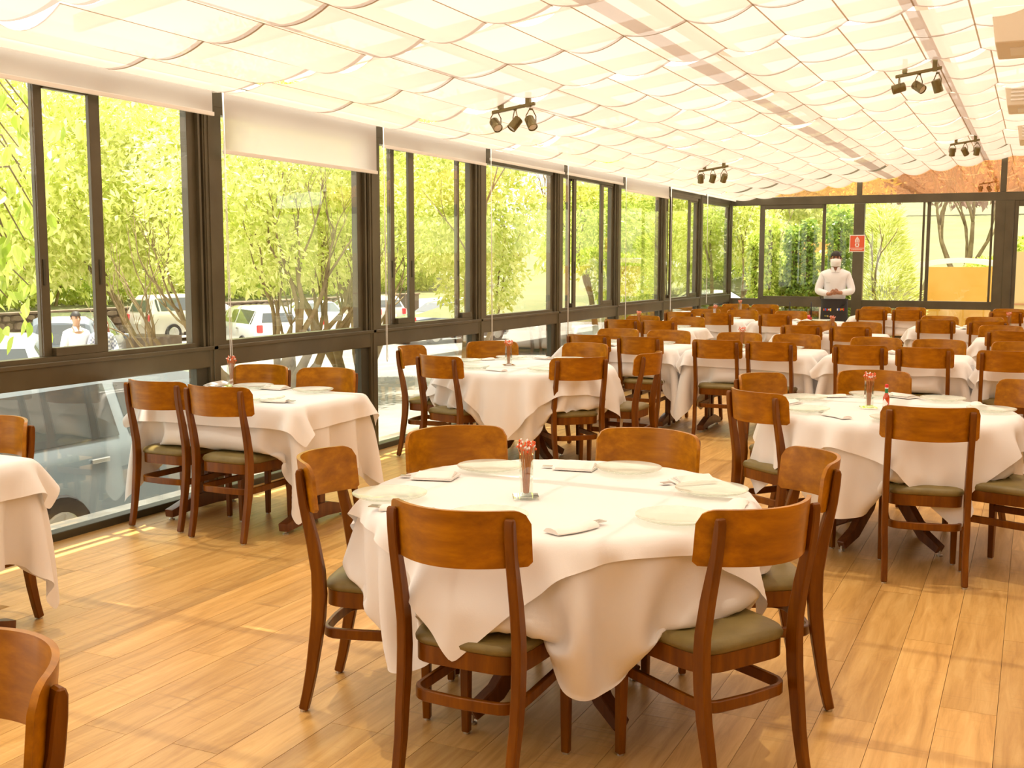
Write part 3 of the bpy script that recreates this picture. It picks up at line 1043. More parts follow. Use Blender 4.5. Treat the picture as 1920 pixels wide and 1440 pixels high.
# ---------------------------------------------------------------- cloths draped by a small relaxation solver
def drape(sx, sy, N, inside, top, rot=0.0, disc=False, shell=None, steps=150, iters=10, seed=1, bend=.35, offs=(0,0), seats=(), ztop_seat=.482):
    """sx,sy half sizes of the cloth; inside(x,y)->signed distance to the table outline (<0 inside) and unit outward normal"""
    rng=np.random.RandomState(seed)
    M=int(round(N*sy/sx)); u=np.linspace(-1,1,N); v=np.linspace(-1,1,M); U,V=np.meshgrid(u,v,indexing='ij')
    if disc:
        X=U*np.sqrt(1-V*V/2)*sx; Y=V*np.sqrt(1-U*U/2)*sy
    else: X=U*sx; Y=V*sy
    X0=X*math.cos(rot)-Y*math.sin(rot)+offs[0]; Y0=X*math.sin(rot)+Y*math.cos(rot)+offs[1]
    P=np.stack([X0,Y0,np.full_like(X0,top)],-1); P[...,:2]+=rng.normal(0,.0006,P[...,:2].shape)
    rest=np.stack([X0,Y0],-1)
    G=[]
    def grp(a,b,k):
        for par in (0,1):
            pass
    S=slice
    def add(di,dj,k):
        ni,mj=P.shape[0]-abs(di),P.shape[1]-abs(dj)
        st=2 if max(abs(di),abs(dj))==1 else 4
        if di and not dj: it=[(o,0) for o in range(st)]; sti,stj=st,1; 
        elif dj and not di: it=[(0,o) for o in range(st)]; sti,stj=1,st
        else: it=[(o,0) for o in range(st)]; sti,stj=st,1
        w=max(abs(di),abs(dj))
        for oi,oj in it:
            if sti>1:
                if oi%st and oi>=st: continue
            a=(S(oi,ni,sti),S(oj,mj,stj)) if dj>=0 else (S(oi,ni,sti),S(oj-dj,P.shape[1],stj))
            b=(S(oi+di,None,sti),S(oj+dj,None,stj)) if dj>=0 else (S(oi+di,None,sti),S(oj,mj,stj))
            A=rest[a];B=rest[b]
            n0=min(A.shape[0],B.shape[0]);n1=min(A.shape[1],B.shape[1])
            def cut(s,off):
                r=[]
                for ax,(q,n) in enumerate(zip(s,(n0,n1))):
                    stt=q.start or 0; r.append(S(stt,stt+(n-1)*(q.step or 1)+1,q.step))
                return tuple(r)
            a2=cut(a,0);b2=cut(b,0)
            L=np.linalg.norm(rest[a2]-rest[b2],axis=-1)
            G.append((a2,b2,L[...,None],k))
    add(1,0,.5);add(0,1,.5);add(1,1,.45);add(1,-1,.45);add(2,0,.5*bend);add(0,2,.5*bend)
    tuck=None
    if len(seats):
        sd0,n0x,n0y=inside(rest[...,0],rest[...,1])
        bx=rest[...,0]-n0x*(sd0-.02);by=rest[...,1]-n0y*(sd0-.02)
        m0=np.zeros(sd0.shape,bool)
        for cx,cy_,ca in seats:
            dx=bx-cx;dy=by-cy_
            lx=dx*math.sin(ca)-dy*math.cos(ca);ly=dx*math.cos(ca)+dy*math.sin(ca)
            m0|=(np.abs(lx)<.205)&(np.abs(ly)<.215)
        s0=top-ztop_seat
        tuck=m0&(sd0>s0+.012)
        ex=sd0-s0
        ttar=np.stack([bx-n0x*ex*.9,by-n0y*ex*.9,np.full(sd0.shape,ztop_seat)],-1)
    old=P.copy(); g=np.array([0,0,-9.8]); dt=1/60.
    nth=240;nz=48
    for s in range(steps):
        vel=(P-old)*(.985 if s<steps*.7 else .93)
        vel=np.clip(vel,-.03,.03)
        old=P.copy(); P=P+vel+g*dt*dt
        for it in range(iters):
            for a,b,L,k in G:
                d=P[b]-P[a]; l=np.sqrt((d*d).sum(-1,keepdims=True))+1e-9
                c=d*((l-L)/l*k)
                P[a]+=c;P[b]-=c
            if it%2==1 or it==iters-1:
                sd,nx,ny=inside(P[...,0],P[...,1])
                z=P[...,2]
                m=(sd<0)&(z<top)&(z>top-.10)
                up=m&((top-z)<(-sd)*1.2+.004); out=m&~up
                P[...,2]=np.where(up,top,z)
                P[...,0]+=np.where(out,-sd*nx,0);P[...,1]+=np.where(out,-sd*ny,0)
                m2=(sd<-.03)&(z<=top-.10)&((z>ztop_seat+.02) if tuck is not None else True)
                P[...,0]+=np.where(m2,(-sd-.03)*nx,0);P[...,1]+=np.where(m2,(-sd-.03)*ny,0)
                # friction on top
                fr=up
                P[fr,:2]=old[fr,:2]+(P[fr,:2]-old[fr,:2])*.3
                if tuck is not None and s>steps*.35:
                    f=.6
                    P[tuck]+= (ttar[tuck]-P[tuck])*f
                if shell is not None:
                    r=np.hypot(P[...,0],P[...,1]);th=np.arctan2(P[...,1],P[...,0])
                    iz=np.clip((top+.0-P[...,2])/shell['dz'],0,shell['R'].shape[1]-1.001);ith=(th/(2*math.pi)%1)*shell['R'].shape[0]
                    i0=ith.astype(int)%shell['R'].shape[0];i1=(i0+1)%shell['R'].shape[0];j0=iz.astype(int)
                    fi=ith-np.floor(ith);fj=iz-j0
                    RR=shell['R'];rr=(RR[i0,j0]*(1-fi)+RR[i1,j0]*fi)*(1-fj)+(RR[i0,j0+1]*(1-fi)+RR[i1,j0+1]*fi)*fj+.006
                    q=(r<rr)&(P[...,2]<top-.006)
                    f=np.where(q,rr/np.maximum(r,1e-6),1);P[...,0]*=f;P[...,1]*=f
    return P
def make_shell(P,top,nth=180,dz=.02,zmax=.5):
    nz=int(zmax/dz)+2;R=np.zeros((nth,nz))
    # upsample
    Q=P
    for _ in range(2):
        A=np.zeros((Q.shape[0]*2-1,Q.shape[1],3));A[::2]=Q;A[1::2]=(Q[1:]+Q[:-1])/2
        Q=np.zeros((A.shape[0],A.shape[1]*2-1,3));Q[:,::2]=A;Q[:,1::2]=(A[:,1:]+A[:,:-1])/2
    r=np.hypot(Q[...,0],Q[...,1]).ravel();th=((np.arctan2(Q[...,1],Q[...,0])/(2*math.pi))%1*nth).astype(int).ravel()%nth
    iz=np.clip(((top-Q[...,2])/dz).round().astype(int),0,nz-1).ravel()
    np.maximum.at(R,(th,iz),r)
    for j in range(nz):
        col=R[:,j];ok=col>.3
        if ok.any():
            ii=np.arange(nth);R[:,j]=np.interp(ii,np.concatenate([ii[ok]-nth,ii[ok],ii[ok]+nth]),np.tile(col[ok],3))
            R[:,j]=np.maximum(R[:,j],np.maximum(np.roll(R[:,j],1),np.roll(R[:,j],-1)))
        elif j: R[:,j]=R[:,j-1]
    R[:,0]=R[:,1]
    return {'R':R,'dz':dz}
def sd_circle(R):
    def f(x,y):
        r=np.hypot(x,y)+1e-9;return r-R,x/r,y/r
    return f
def sd_rect(hx,hy):
    def f(x,y):
        dx=np.abs(x)-hx;dy=np.abs(y)-hy
        inx=dx>dy
        return np.maximum(dx,dy),np.where(inx,np.sign(x),0.),np.where(inx,0.,np.sign(y))
    return f


TOPZ = 0.745
def cloth_obj(name, P, mat):
    n, m = P.shape[:2]
    idx = np.arange(n * m).reshape(n, m)
    F = np.stack([idx[:-1, :-1], idx[1:, :-1], idx[1:, 1:], idx[:-1, 1:]], -1).reshape(-1, 4)
    me = np_mesh(name, P.reshape(-1, 3), F, mat, True)
    return me
def dress(o):
    s = o.modifiers.new('smooth', 'SUBSURF')
    s.levels = 1
    s.render_levels = 1
def seat_list(c, chairs):
    out = []
    for mx, my, f in chairs:
        t = math.radians(f)
        out.append((mx + 0.21 * math.cos(t) - c[0], my + 0.21 * math.sin(t) - c[1], t))
    return out
RC = [((-1.47, 3.49), 0.680, ((-1.455, 2.725, 90), (-0.70, 3.12, 148), (-0.72, 3.95, 209), (-1.38, 4.19, 264), (-2.10, 3.92, 322), (-2.22, 3.22, 15)), 0.725, 45),
      ((-0.70, 6.34), 0.672, ((-0.43, 5.60, 100), (-1.31, 5.88, 53), (-1.47, 6.69, -25), (-0.89, 7.19, 286), (-0.02, 6.95, 226), (0.15, 5.92, 160)), 0.79, -15),
      ((-3.57, 7.80), 0.690, ((-3.93, 7.09, 74), (-4.52, 7.71, 5), (-4.18, 8.45, 305), (-3.39, 8.60, 260), (-2.96, 7.39, 134), (-2.66, 8.00, 178)), 0.80, 55)]
me_r = []
for k, (c, R, ch, hs, rot) in enumerate(RC):
    seats = seat_list(c, ch)
    up = drape(R + 0.41, R + 0.41, 60, sd_circle(R), TOPZ + 0.003, disc=True, seed=3 + 5 * k, bend=0.25, seats=seats)
    tp = drape(hs, hs, 46, sd_circle(R + 0.006), TOPZ + 0.007, rot=math.radians(rot), shell=make_shell(up, TOPZ + 0.003), seed=4 + k, offs=((0, 0), (0.02, -0.02), (0.02, -0.02))[k])
    me_r.append((cloth_obj('undercloth', up, M['linen']), cloth_obj('topper', tp, M['linen_top'])))
QS = [(x, y, f) for x, y, f in ((-0.25, -0.36, PI / 2), (0.25, -0.36, PI / 2), (-0.25, 0.36, -PI / 2), (0.25, 0.36, -PI / 2))]
under_q = [drape(0.95, 0.745, 54, sd_rect(0.578, 0.372), TOPZ + 0.003, seed=6, seats=QS), drape(0.95, 0.745, 54, sd_rect(0.578, 0.372), TOPZ + 0.003, seed=16, bend=0.15, rot=0.03, seats=QS)]
sh_q = [make_shell(p, TOPZ + 0.003, nth=240) for p in under_q]
top_q = [drape(0.70, 0.495, 50, sd_rect(0.584, 0.378), TOPZ + 0.007, shell=sh_q[0], seed=7, rot=0.015), drape(0.70, 0.505, 50, sd_rect(0.584, 0.378), TOPZ + 0.007, shell=sh_q[1], seed=9, rot=-0.03)]
me_uq = [cloth_obj('undercloth', p, M['linen']) for p in under_q]
me_tq = [cloth_obj('topper', p, M['linen_top']) for p in top_q]

# ---------------------------------------------------------------- tables
def make_round():
    t = thing('round_table', '', 'table')
    bm = bmesh.new(); lathe(bm, [(0.645, TOPZ - 0.038), (0.655, TOPZ - 0.032), (0.655, TOPZ - 0.016), (0.65, TOPZ - 0.010)], 64)
    obj('tabletop', bm, M['base_wood'], t)
    bm = bmesh.new(); box(bm, -0.30, 0.30, -0.03, 0.03, 0.635, 0.7065); box(bm, -0.03, 0.03, -0.30, 0.30, 0.635, 0.7064)
    box(bm, -0.10, 0.10, -0.10, 0.10, 0.40, 0.634)
    bm.normal_update(); bev(bm, 0.004)
    obj('column', bm, M['base_wood'], t)
    for k in range(4):
        a = PI / 4 + k * PI / 2 + 0.25
        c, s = math.cos(a), math.sin(a)
        bm = bmesh.new()
        P = [(0.06, 0.62), (0.085, 0.42), (0.15, 0.22), (0.26, 0.09), (0.36, 0.035)]
        sweep(bm, [(c * r, s * r, z) for r, z in P], (-s, c, 0), 0.050, [0.07, 0.075, 0.07, 0.06, 0.045])
        bm.normal_update(); bev(bm, 0.004, 1, 0.9)
        lg = obj('leg', bm, M['base_wood'], t, smooth=0.6)
        bm = bmesh.new(); lathe(bm, [(0.016, 0.0), (0.016, 0.008), (0.006, 0.010), (0.006, 0.03)], 12, (c * 0.355, s * 0.355))
        obj('glide', bm, M['steel'], lg)
    return t
def make_rect():
    t = thing('rectangular_table', '', 'table')
    boxm('tabletop', (-0.558, 0.558, -0.350, 0.350, TOPZ - 0.038, TOPZ - 0.010), M['base_wood'], t, 0.004)
    boxm('cross_rail', (-0.42, 0.42, -0.02, 0.02, 0.60, 0.66), M['base_wood'], t, 0.003)
    for s in (-1, 1):
        bm = bmesh.new()
        for yy in (-0.085, 0.03):
            box(bm, s * 0.42 - 0.02, s * 0.42 + 0.02, yy, yy + 0.055, 0.06, 0.70)
        box(bm, s * 0.42 - 0.025, s * 0.42 + 0.025, -0.28, 0.28, 0.67, 0.7065)
        bm.normal_update(); bev(bm, 0.004)
        obj('upright', bm, M['base_wood'], t)
        bm = bmesh.new()
        sweep(bm, [(s * 0.42, -0.31, 0.043), (s * 0.42, -0.27, 0.048), (s * 0.42, -0.10, 0.078), (s * 0.42, 0.10, 0.078), (s * 0.42, 0.27, 0.048), (s * 0.42, 0.31, 0.043)],
              (1, 0, 0), 0.060, [0.046, 0.052, 0.085, 0.085, 0.052, 0.046])
        bm.normal_update(); bev(bm, 0.006, 2, 0.9)
        ft = obj('foot', bm, M['base_wood'], t, smooth=0.6)
        for e in (-0.285, 0.285):
            bm = bmesh.new(); lathe(bm, [(0.018, 0.0), (0.018, 0.008), (0.007, 0.010), (0.007, 0.03)], 12, (s * 0.42, e))
            obj('glide', bm, M['steel'], ft)
    return t
round0 = make_round()
rect0 = make_rect()

# ---------------------------------------------------------------- things on the tables
def make_plate():
    bm = bmesh.new()
    lathe(bm, [(0.001, 0.003), (0.060, 0.003), (0.064, 0.001), (0.068, 0.003), (0.078, 0.007), (0.108, 0.010), (0.1235, 0.016), (0.1265, 0.0185), (0.1265, 0.021),
               (0.1225, 0.020), (0.107, 0.014), (0.080, 0.011), (0.070, 0.009), (0.064, 0.007), (0.001, 0.007)], 48, cap0=False, cap1=False)
    me = bm_mesh('plate', bm, M['table_glass'], smooth=1.2)
    return me
plate_me = make_plate()
def make_napkin(kind):
    t = thing('napkin_roll', '', 'napkin')
    bm = bmesh.new()
    if kind == 0:                      # paper sleeve with cutlery
        nx, ny = 10, 6
        L, Wd = 0.17, 0.065
        top, bot = [], []
        for i in range(nx + 1):
            for j in range(ny + 1):
                u, v = i / nx, j / ny
                h = 0.006 + 0.010 * math.sin(PI * v) ** 0.6 * (0.7 + 0.3 * math.sin(2.1 * u * PI + 0.5))
                sk = 0.012 * math.sin(u * 3.0)
                top.append(bm.verts.new((-L / 2 + L * u, -Wd / 2 + Wd * v + sk, h if 0 < j < ny else 0.003)))
        for i in range(nx):
            for j in range(ny):
                a = i * (ny + 1) + j
                bm.faces.new((top[a], top[a + ny + 1], top[a + ny + 2], top[a + 1]))
        edge = [top[i * (ny + 1)] for i in range(nx + 1)] + [top[nx * (ny + 1) + j] for j in range(1, ny + 1)] + [top[i * (ny + 1) + ny] for i in range(nx - 1, -1, -1)] + [top[j] for j in range(ny - 1, 0, -1)]
        low = [bm.verts.new((v.co.x, v.co.y, 0.0)) for v in edge]
        for k in range(len(edge)):
            bm.faces.new((edge[k], low[k], low[(k + 1) % len(low)], edge[(k + 1) % len(edge)]))
        bm.faces.new(low)
        obj('paper', bm, M['napkin'], t, smooth=0.9)
        bm = bmesh.new()
        for q in (-0.014, -0.005, 0.004, 0.013):
            box(bm, -L / 2 - 0.045, -L / 2 - 0.012, q, q + 0.004, 0.006, 0.009)
        box(bm, -L / 2 - 0.014, -L / 2 + 0.02, -0.014, 0.017, 0.006, 0.009)
        obj('fork_tines', bm, M['steel'], t)
    else:                              # open folded napkin beside the plate
        P = [(-0.085, -0.05), (0.07, -0.065), (0.09, 0.045), (-0.065, 0.06)]
        for z, k, sh in ((0.0, 1.0, 0), (0.004, 0.93, 0.006)):
            a = [bm.verts.new((x * k + sh, y * k, z)) for x, y in P]
            b = [bm.verts.new((x * k + sh, y * k, z + 0.0035)) for x, y in P]
            bm.faces.new(a[::-1]); bm.faces.new(b)
            for q in range(4):
                bm.faces.new((a[q], a[(q + 1) % 4], b[(q + 1) % 4], b[q]))
        c = [bm.verts.new(p) for p in ((-0.07, -0.04, 0.008), (0.07, -0.05, 0.008), (0.075, 0.0, 0.024), (-0.06, 0.01, 0.022), (0.08, 0.045, 0.010), (-0.05, 0.05, 0.010))]
        bm.faces.new((c[0], c[1], c[2], c[3])); bm.faces.new((c[3], c[2], c[4], c[5]))
        bm.faces.new((c[0], c[3], c[5])); bm.faces.new((c[1], c[4], c[2])); bm.faces.new((c[0], c[5], c[4], c[1]))
        obj('paper', bm, M['napkin'], t)
        boxm('fork_tines', (-0.128, -0.09, -0.012, 0.012, 0.0035, 0.006), M['steel'], t)
    return t
nap0, nap1 = make_napkin(0), make_napkin(1)
def make_vase(cat_lab='', seed=0):
    r = random.Random(seed)
    t = thing('sweet_stick_vase', '', 'vase')
    bm = bmesh.new()
    box(bm, -0.045, 0.045, -0.045, 0.045, 0.0, 0.006)
    bm.normal_update(); bev(bm, 0.002)
    obj('base_plate', bm, M['vase_glass'], t)
    bm = bmesh.new()
    w, h = 0.022, 0.150
    for s in (1.0, 0.86):
        z0 = 0.006 if s == 1.0 else 0.014
        q = w * s
        a = [bm.verts.new((x * q, y * q, z0)) for x, y in ((-1, -1), (1, -1), (1, 1), (-1, 1))]
        b = [bm.verts.new((x * q, y * q, h)) for x, y in ((-1, -1), (1, -1), (1, 1), (-1, 1))]
        bm.faces.new(a[::-1])
        for k in range(4):
            bm.faces.new((a[k], a[(k + 1) % 4], b[(k + 1) % 4], b[k]))
        if s == 1.0:
            outer = b
        else:
            for k in range(4):
                bm.faces.new((outer[k], outer[(k + 1) % 4], b[(k + 1) % 4], b[k]))
    obj('glass_tube', bm, M['vase_glass'], t)
    bm = bmesh.new()
    heads = bmesh.new()
    heads2 = bmesh.new()
    for k in range(22):
        a = k * 2.4
        rr = 0.004 + 0.028 * math.sqrt(k / 22)
        x1, y1 = rr * math.cos(a), rr * math.sin(a)
        x0, y0 = x1 * 0.28, y1 * 0.28
        zt = 0.170 + r.uniform(-0.006, 0.024)
        tube(bm, [(x0, y0, 0.016), (x1 * 0.5, y1 * 0.5, 0.12), (x1, y1, zt)], 0.0016, 5)
        for j in range(3):
            tgt = heads if j != 2 else heads2
            c = Vector((x1 + r.uniform(-0.004, 0.004), y1 + r.uniform(-0.004, 0.004), zt + r.uniform(-0.008, 0.006)))
            m4 = Matrix.Translation(c) @ Matrix.Diagonal((1, 1, 1.3, 1))
            bmesh.ops.create_icosphere(tgt, subdivisions=1, radius=r.uniform(0.0028, 0.0045), matrix=m4)
    a = obj('sticks', bm, M['stick'], t); a['kind'] = 'stuff'
    a = obj('flower_heads', heads, M['orange'], t); a['kind'] = 'stuff'
    a = obj('white_beads', heads2, M['white'], t); a['kind'] = 'stuff'
    return t
vase0 = make_vase(seed=5)

index_kids()

# ---------------------------------------------------------------- placing everything
used = {}
def put(kind, src, loc, rz, label, group=None):
    if kind not in used:
        used[kind] = 1
        src.location = loc
        src.rotation_euler = (0, 0, rz)
        src['label'] = label
        if group:
            src['group'] = group
        return src
    return dup(src, loc, rz, label, group)
LBL = set()
def chair(mx, my, facing, label, group, d=0.21):
    """mx,my = middle of the top rail chord; facing in degrees"""
    a = math.radians(facing)
    assert label not in LBL, label
    LBL.add(label)
    return put('chair', chair0, (mx + d * math.cos(a), my + d * math.sin(a), 0), a - PI / 2, label, group)
RG = 'wooden chairs around the round tables'
QG = 'wooden chairs at the rectangular tables'
# front round table
T1 = (-1.47, 3.49)
chair(-1.455, 2.725, 90, 'wooden chair with orange backrest, left of the two nearest at the front round table', RG)
chair(-0.70, 3.12, 148, 'wooden chair turned left, right of the two nearest at the front round table', RG)
chair(-0.72, 3.95, 209, 'wooden chair at the right of the front round table, golden inner backrest', RG)
chair(-1.38, 4.19, 264, 'wooden chair across the front round table, golden backrest right of the stick vase', RG)
chair(-2.10, 3.92, 322, 'wooden chair across the front round table, orange backrest left of the stick vase', RG)
chair(-2.22, 3.22, 15, 'wooden chair at the left end of the front round table, facing right', RG)
# right round table
T2 = (-0.70, 6.34)
chair(-0.43, 5.60, 100, 'wooden chair with back to us, nearest at the right round table', RG)
chair(-1.31, 5.88, 53, 'wooden chair with green seat showing, front left of the right round table', RG)
chair(-1.47, 6.69, -25, 'wooden chair facing right, back left of the right round table', RG)
chair(-0.89, 7.19, 286, 'wooden chair behind the stick vase and sauce bottle of the right round table', RG)
chair(-0.02, 6.95, 226, 'yellow gold wooden chair at the far right of the right round table', RG)
chair(0.15, 5.92, 160, 'wooden chair cut by the right edge of the view, only legs and green seat showing', RG)
# middle round table
T3 = (-3.57, 7.80)
chair(-3.93, 7.09, 74, 'wooden chair seen from behind at the front left of the middle round table', RG)
chair(-4.52, 7.71, 5, 'wooden chair by the window wall, left end of the middle round table', RG)
chair(-4.18, 8.45, 305, 'wooden chair facing us, back left of the middle round table', RG)
chair(-3.39, 8.60, 260, 'shiny golden wooden chair facing us, back right of the middle round table', RG)
chair(-2.96, 7.39, 134, 'wooden chair seen from behind at the front right of the middle round table', RG)
chair(-2.66, 8.00, 178, 'wooden chair nearly edge on, right end of the middle round table', RG)
# table by the first window post
chair(-4.56, 4.86, 90, 'wooden chair, back to us, left of the pair at the second window table', QG)
chair(-4.06, 4.80, 90, 'wooden chair, back to us, right of the pair at the second window table', QG)
chair(-4.56, 5.79, 270, 'wooden chair facing us behind the stick vase of the second window table', QG)
chair(-4.05, 5.80, 270, 'wooden chair facing us, right, across the second window table', QG)
chair(-4.05, 3.30, 268, 'wooden chair behind the white table at the left edge of the view', QG, 0.21)
chair(-1.625, 1.275, 252, 'wooden chair cut by the bottom left corner of the view, golden backrest', QG)
def pair_names(desc):
    return {('n', 0): 'wooden chair, back to us, left at %s' % desc, ('n', 1): 'wooden chair, back to us, right at %s' % desc,
            ('f', 0): 'wooden chair facing us, left, across %s' % desc, ('f', 1): 'wooden chair facing us, right, across %s' % desc}
RT = [  # centre x, y, description, near chairs (x, y), far chairs (x, y), vase offset
    (-3.55, 10.17, 'the window end table of the long row', ((-3.81, 9.76), (-3.28, 9.70)), ((-3.84, 10.66), (-3.29, 10.62)), None),
    (-2.30, 10.10, 'the second table of the long row', ((-2.53, 9.60), (-2.05, 9.58)), ((-2.57, 10.58), (-2.02, 10.56)), (-0.18, 0.15)),
    (-1.05, 10.00, 'the third table of the long row', ((-1.30, 9.52), (-0.79, 9.49)), ((-1.29, 10.47), (-0.75, 10.42)), None),
    (0.20, 9.92, 'the right end table of the long row', ((-0.17, 9.42), (0.38, 9.40)), ((-0.10, 10.40), (0.42, 10.38)), None),
    (-4.20, 12.95, 'the left table just behind the long row', ((-4.47, 12.54), (-4.00, 12.50)), ((-4.50, 13.42), (-3.90, 13.36)), (-0.25, 0.10)),
    (-2.05, 12.70, 'the middle table just behind the long row', ((-2.30, 12.27), (-1.78, 12.26)), ((-2.28, 13.12), (-1.78, 13.12)), (-0.02, 0.20)),
    (0.02, 12.62, 'the right table just behind the long row', ((-0.22, 12.19), (0.30, 12.18)), ((-0.32, 13.08), (0.28, 13.06)), None),
    (-4.15, 15.28, 'the window table of the third row', ((-4.44, 14.82), (-3.90, 14.76)), ((-4.34, 15.80), (-3.79, 15.76)), (0.05, 0.18)),
    (-2.90, 15.22, 'the second table of the third row', ((-3.11, 14.74), None), ((-3.09, 15.70), None), None),
    (-0.82, 14.62, 'the right table of the third row', ((-1.07, 14.18), (-0.49, 14.10)), ((-1.09, 15.08), (-0.56, 15.05)), (0.60, 0.25)),
    (-4.15, 17.46, 'the corner table farthest back', ((-4.40, 16.92), (-3.79, 16.90)), ((-4.44, 17.98), (-3.96, 17.98)), (-0.15, 0.2)),
    (-1.93, 17.45, 'the farthest table beside the waiter', ((-2.18, 17.02), (-1.67, 17.02)), ((-2.22, 17.88), (-1.72, 17.92)), None),
    (-0.12, 17.45, 'the farthest table by the open door', ((-0.36, 17.02), (0.16, 17.02)), ((-0.34, 17.94), (0.18, 17.94)), None),
]
VLAB = []
jit = random.Random(3)
tables = [('round', T1[0], T1[1], 0.0, 'front round dining table nearest the camera on a wooden pedestal', 'front round table nearest the camera', 0),
          ('round', T2[0], T2[1], 0.0, 'right round dining table with splayed pedestal legs, behind the front one', 'right round table with the red sauce bottle', 1),
          ('round', T3[0], T3[1], 0.0, 'middle round dining table near the windows, wooden pedestal base', 'middle round table near the windows', 2),
          ('rect', -4.23, 5.32, 0.0, 'rectangular table on two trestle feet by the second window', 'rectangular table by the second window', 0),
          ('rect', -4.22, 2.84, 0.0, 'rectangular table cut by the left edge of the view', 'table at the left edge of the view', 1)]
for k, (x, y, desc, nr, fr, vo) in enumerate(RT):
    tables.append(('rect', x, y, 0.0, 'rectangular table, ' + desc, desc, k % 2))
    nm = pair_names(desc)
    for side, pts, fc in (('n', nr, 90), ('f', fr, 270)):
        for i, p in enumerate(pts):
            if p:
                chair(p[0], p[1], fc + jit.uniform(-4, 4), nm[(side, i)], QG)
for kind, x, y, rz, lab, desc, var in tables:
    if kind == 'round':
        put('round', round0, (x, y, 0), rz, lab, 'round dining tables')
        u = link('undercloth', me_r[var][0], None, (x, y, 0))
        t = link('topper_cloth', me_r[var][1], None, (x, y, 0))
    else:
        put('rect', rect0, (x, y, 0), rz, lab, 'rectangular dining tables')
        u = link('undercloth', me_uq[var], None, (x, y, 0))
        t = link('topper_cloth', me_tq[var], None, (x, y, 0))
        if jit.random() < 0.4:
            u.rotation_euler = (0, 0, PI); t.rotation_euler = (0, 0, PI)
    dress(u); dress(t)
    tag(u, 'long white undercloth hanging from ' + ('the ' if not desc.startswith('the') else '') + desc, 'tablecloth', 'white tablecloths')
    tag(t, 'white square topper laid over ' + ('the ' if not desc.startswith('the') else '') + desc, 'tablecloth', 'white toppers')

ZP = TOPZ + 0.010
place_i = 0
def plate(x, y, label):
    assert label not in LBL, label
    LBL.add(label)
    o = link('plate', plate_me, None, (x, y, ZP + 0.001))
    tag(o, label, 'plate', 'clear glass plates set on the tables')
def napkin(k, x, y, deg, label):
    assert label not in LBL, label
    LBL.add(label)
    put('nap%d' % k, (nap0, nap1)[k], (x, y, ZP + 0.002), math.radians(deg), label, 'napkins with cutlery on the tables')
def vase(x, y, rz, label):
    put('vase', vase0, (x, y, ZP + 0.001), rz, label, 'glass vases of coloured sticks')
F1 = 'on the front round table'
plate(-1.94, 3.14, 'clear glass plate at the left rim ' + F1)
plate(-1.86, 3.74, 'clear glass plate at the back left ' + F1)
plate(-1.37, 3.94, 'clear glass plate in front of the back right chair ' + F1)
plate(-0.98, 3.69, 'clear glass plate at the right rim ' + F1)
plate(-0.97, 3.24, 'clear glass plate partly behind the right backrest ' + F1)
plate(-1.50, 3.00, 'clear glass plate hidden by the orange backrest ' + F1)
napkin(1, -1.98, 3.52, 20, 'folded napkin with cutlery at the back left ' + F1)
napkin(1, -1.58, 3.92, 15, 'flat folded napkin at the back centre ' + F1)
napkin(1, -1.10, 3.86, 50, 'folded napkin at the back right ' + F1)
napkin(0, -1.79, 3.00, 8, 'white napkin sleeve with fork tips behind the left post ' + F1)
napkin(0, -1.22, 3.00, 245, 'rolled napkin with cutlery end showing at the front centre ' + F1)
napkin(0, -0.84, 3.50, 100, 'napkin roll at the right side ' + F1)
vase(-1.53, 3.35, 0.5, 'square glass vase of orange sticks, nearest, ' + F1)
def setting(cx, cy, desc, degs, r=0.52, nr=0.54):
    for k, a in enumerate(degs):
        t = math.radians(a)
        w = where(a)
        plate(cx + r * math.cos(t), cy + r * math.sin(t), 'clear glass plate at the %s of the %s' % (w, desc))
        t2 = math.radians(a + 26)
        napkin(k % 2, cx + nr * math.cos(t2), cy + nr * math.sin(t2), a + 95, 'napkin with cutlery at the %s of the %s' % (w, desc))
def where(a):
    return {0: 'right end', 45: 'back right', 90: 'back', 135: 'back left', 180: 'left end', 225: 'front left', 270: 'front', 315: 'front right'}[(round(((a % 360)) / 45) * 45) % 360]
setting(T2[0], T2[1], 'right round table', (8, 62, 108, 160, 222, 280))
setting(T3[0], T3[1], 'middle round table', (15, 72, 128, 180, 245, 310))
vase(-0.80, 6.28, 0.3, 'square glass vase of coral sticks beside the sauce bottle on the right round table')
vase(-3.66, 7.68, 0.7, 'square glass vase of orange sticks on the middle round table')
vase(-4.62, 5.58, 0.2, 'square glass vase of orange sticks on the second window table')
for dx, dy, w in ((-0.26, -0.24, 'front left'), (0.28, -0.22, 'front right'), (-0.16, 0.25, 'back left'), (0.30, 0.24, 'back right')):
    plate(-4.28 + dx, 5.32 + dy, 'clear glass plate at the %s of the second window table' % w)
napkin(0, -3.90, 5.08, 185, 'napkin roll at the front right of the second window table')
napkin(1, -4.76, 5.60, 100, 'folded napkin standing up at the back left of the second window table')
napkin(1, -4.30, 5.60, 10, 'folded napkin between the two back plates of the second window table')
napkin(0, -4.33, 5.08, 185, 'napkin roll at the front left of the second window table')
for k, (x, y, desc, nr, fr, vo) in enumerate(RT):
    for dx, dy, w in ((-0.28, -0.20, 'front left'), (0.26, -0.20, 'front right'), (-0.27, 0.22, 'back left'), (0.27, 0.22, 'back right')):
        plate(x + dx, y + dy, 'clear glass plate, %s of %s' % (w, desc))
        napkin(1 if dy > 0 else 0, x + dx + (0.20 if dx < 0 else -0.20), y + dy, 95, 'white napkin, %s of %s' % (w, desc))
    if vo:
        vase(x + vo[0] * 0.9, y + vo[1] * 0.9, 0.4 * k, 'small glass vase of coral sticks on %s' % desc)
for dx, dy, w in ((0.30, 0.22, 'back right'), (0.26, -0.2, 'front right')):
    plate(-4.22 + dx, 2.84 + dy, 'clear glass plate at the %s of the left edge table' % w)

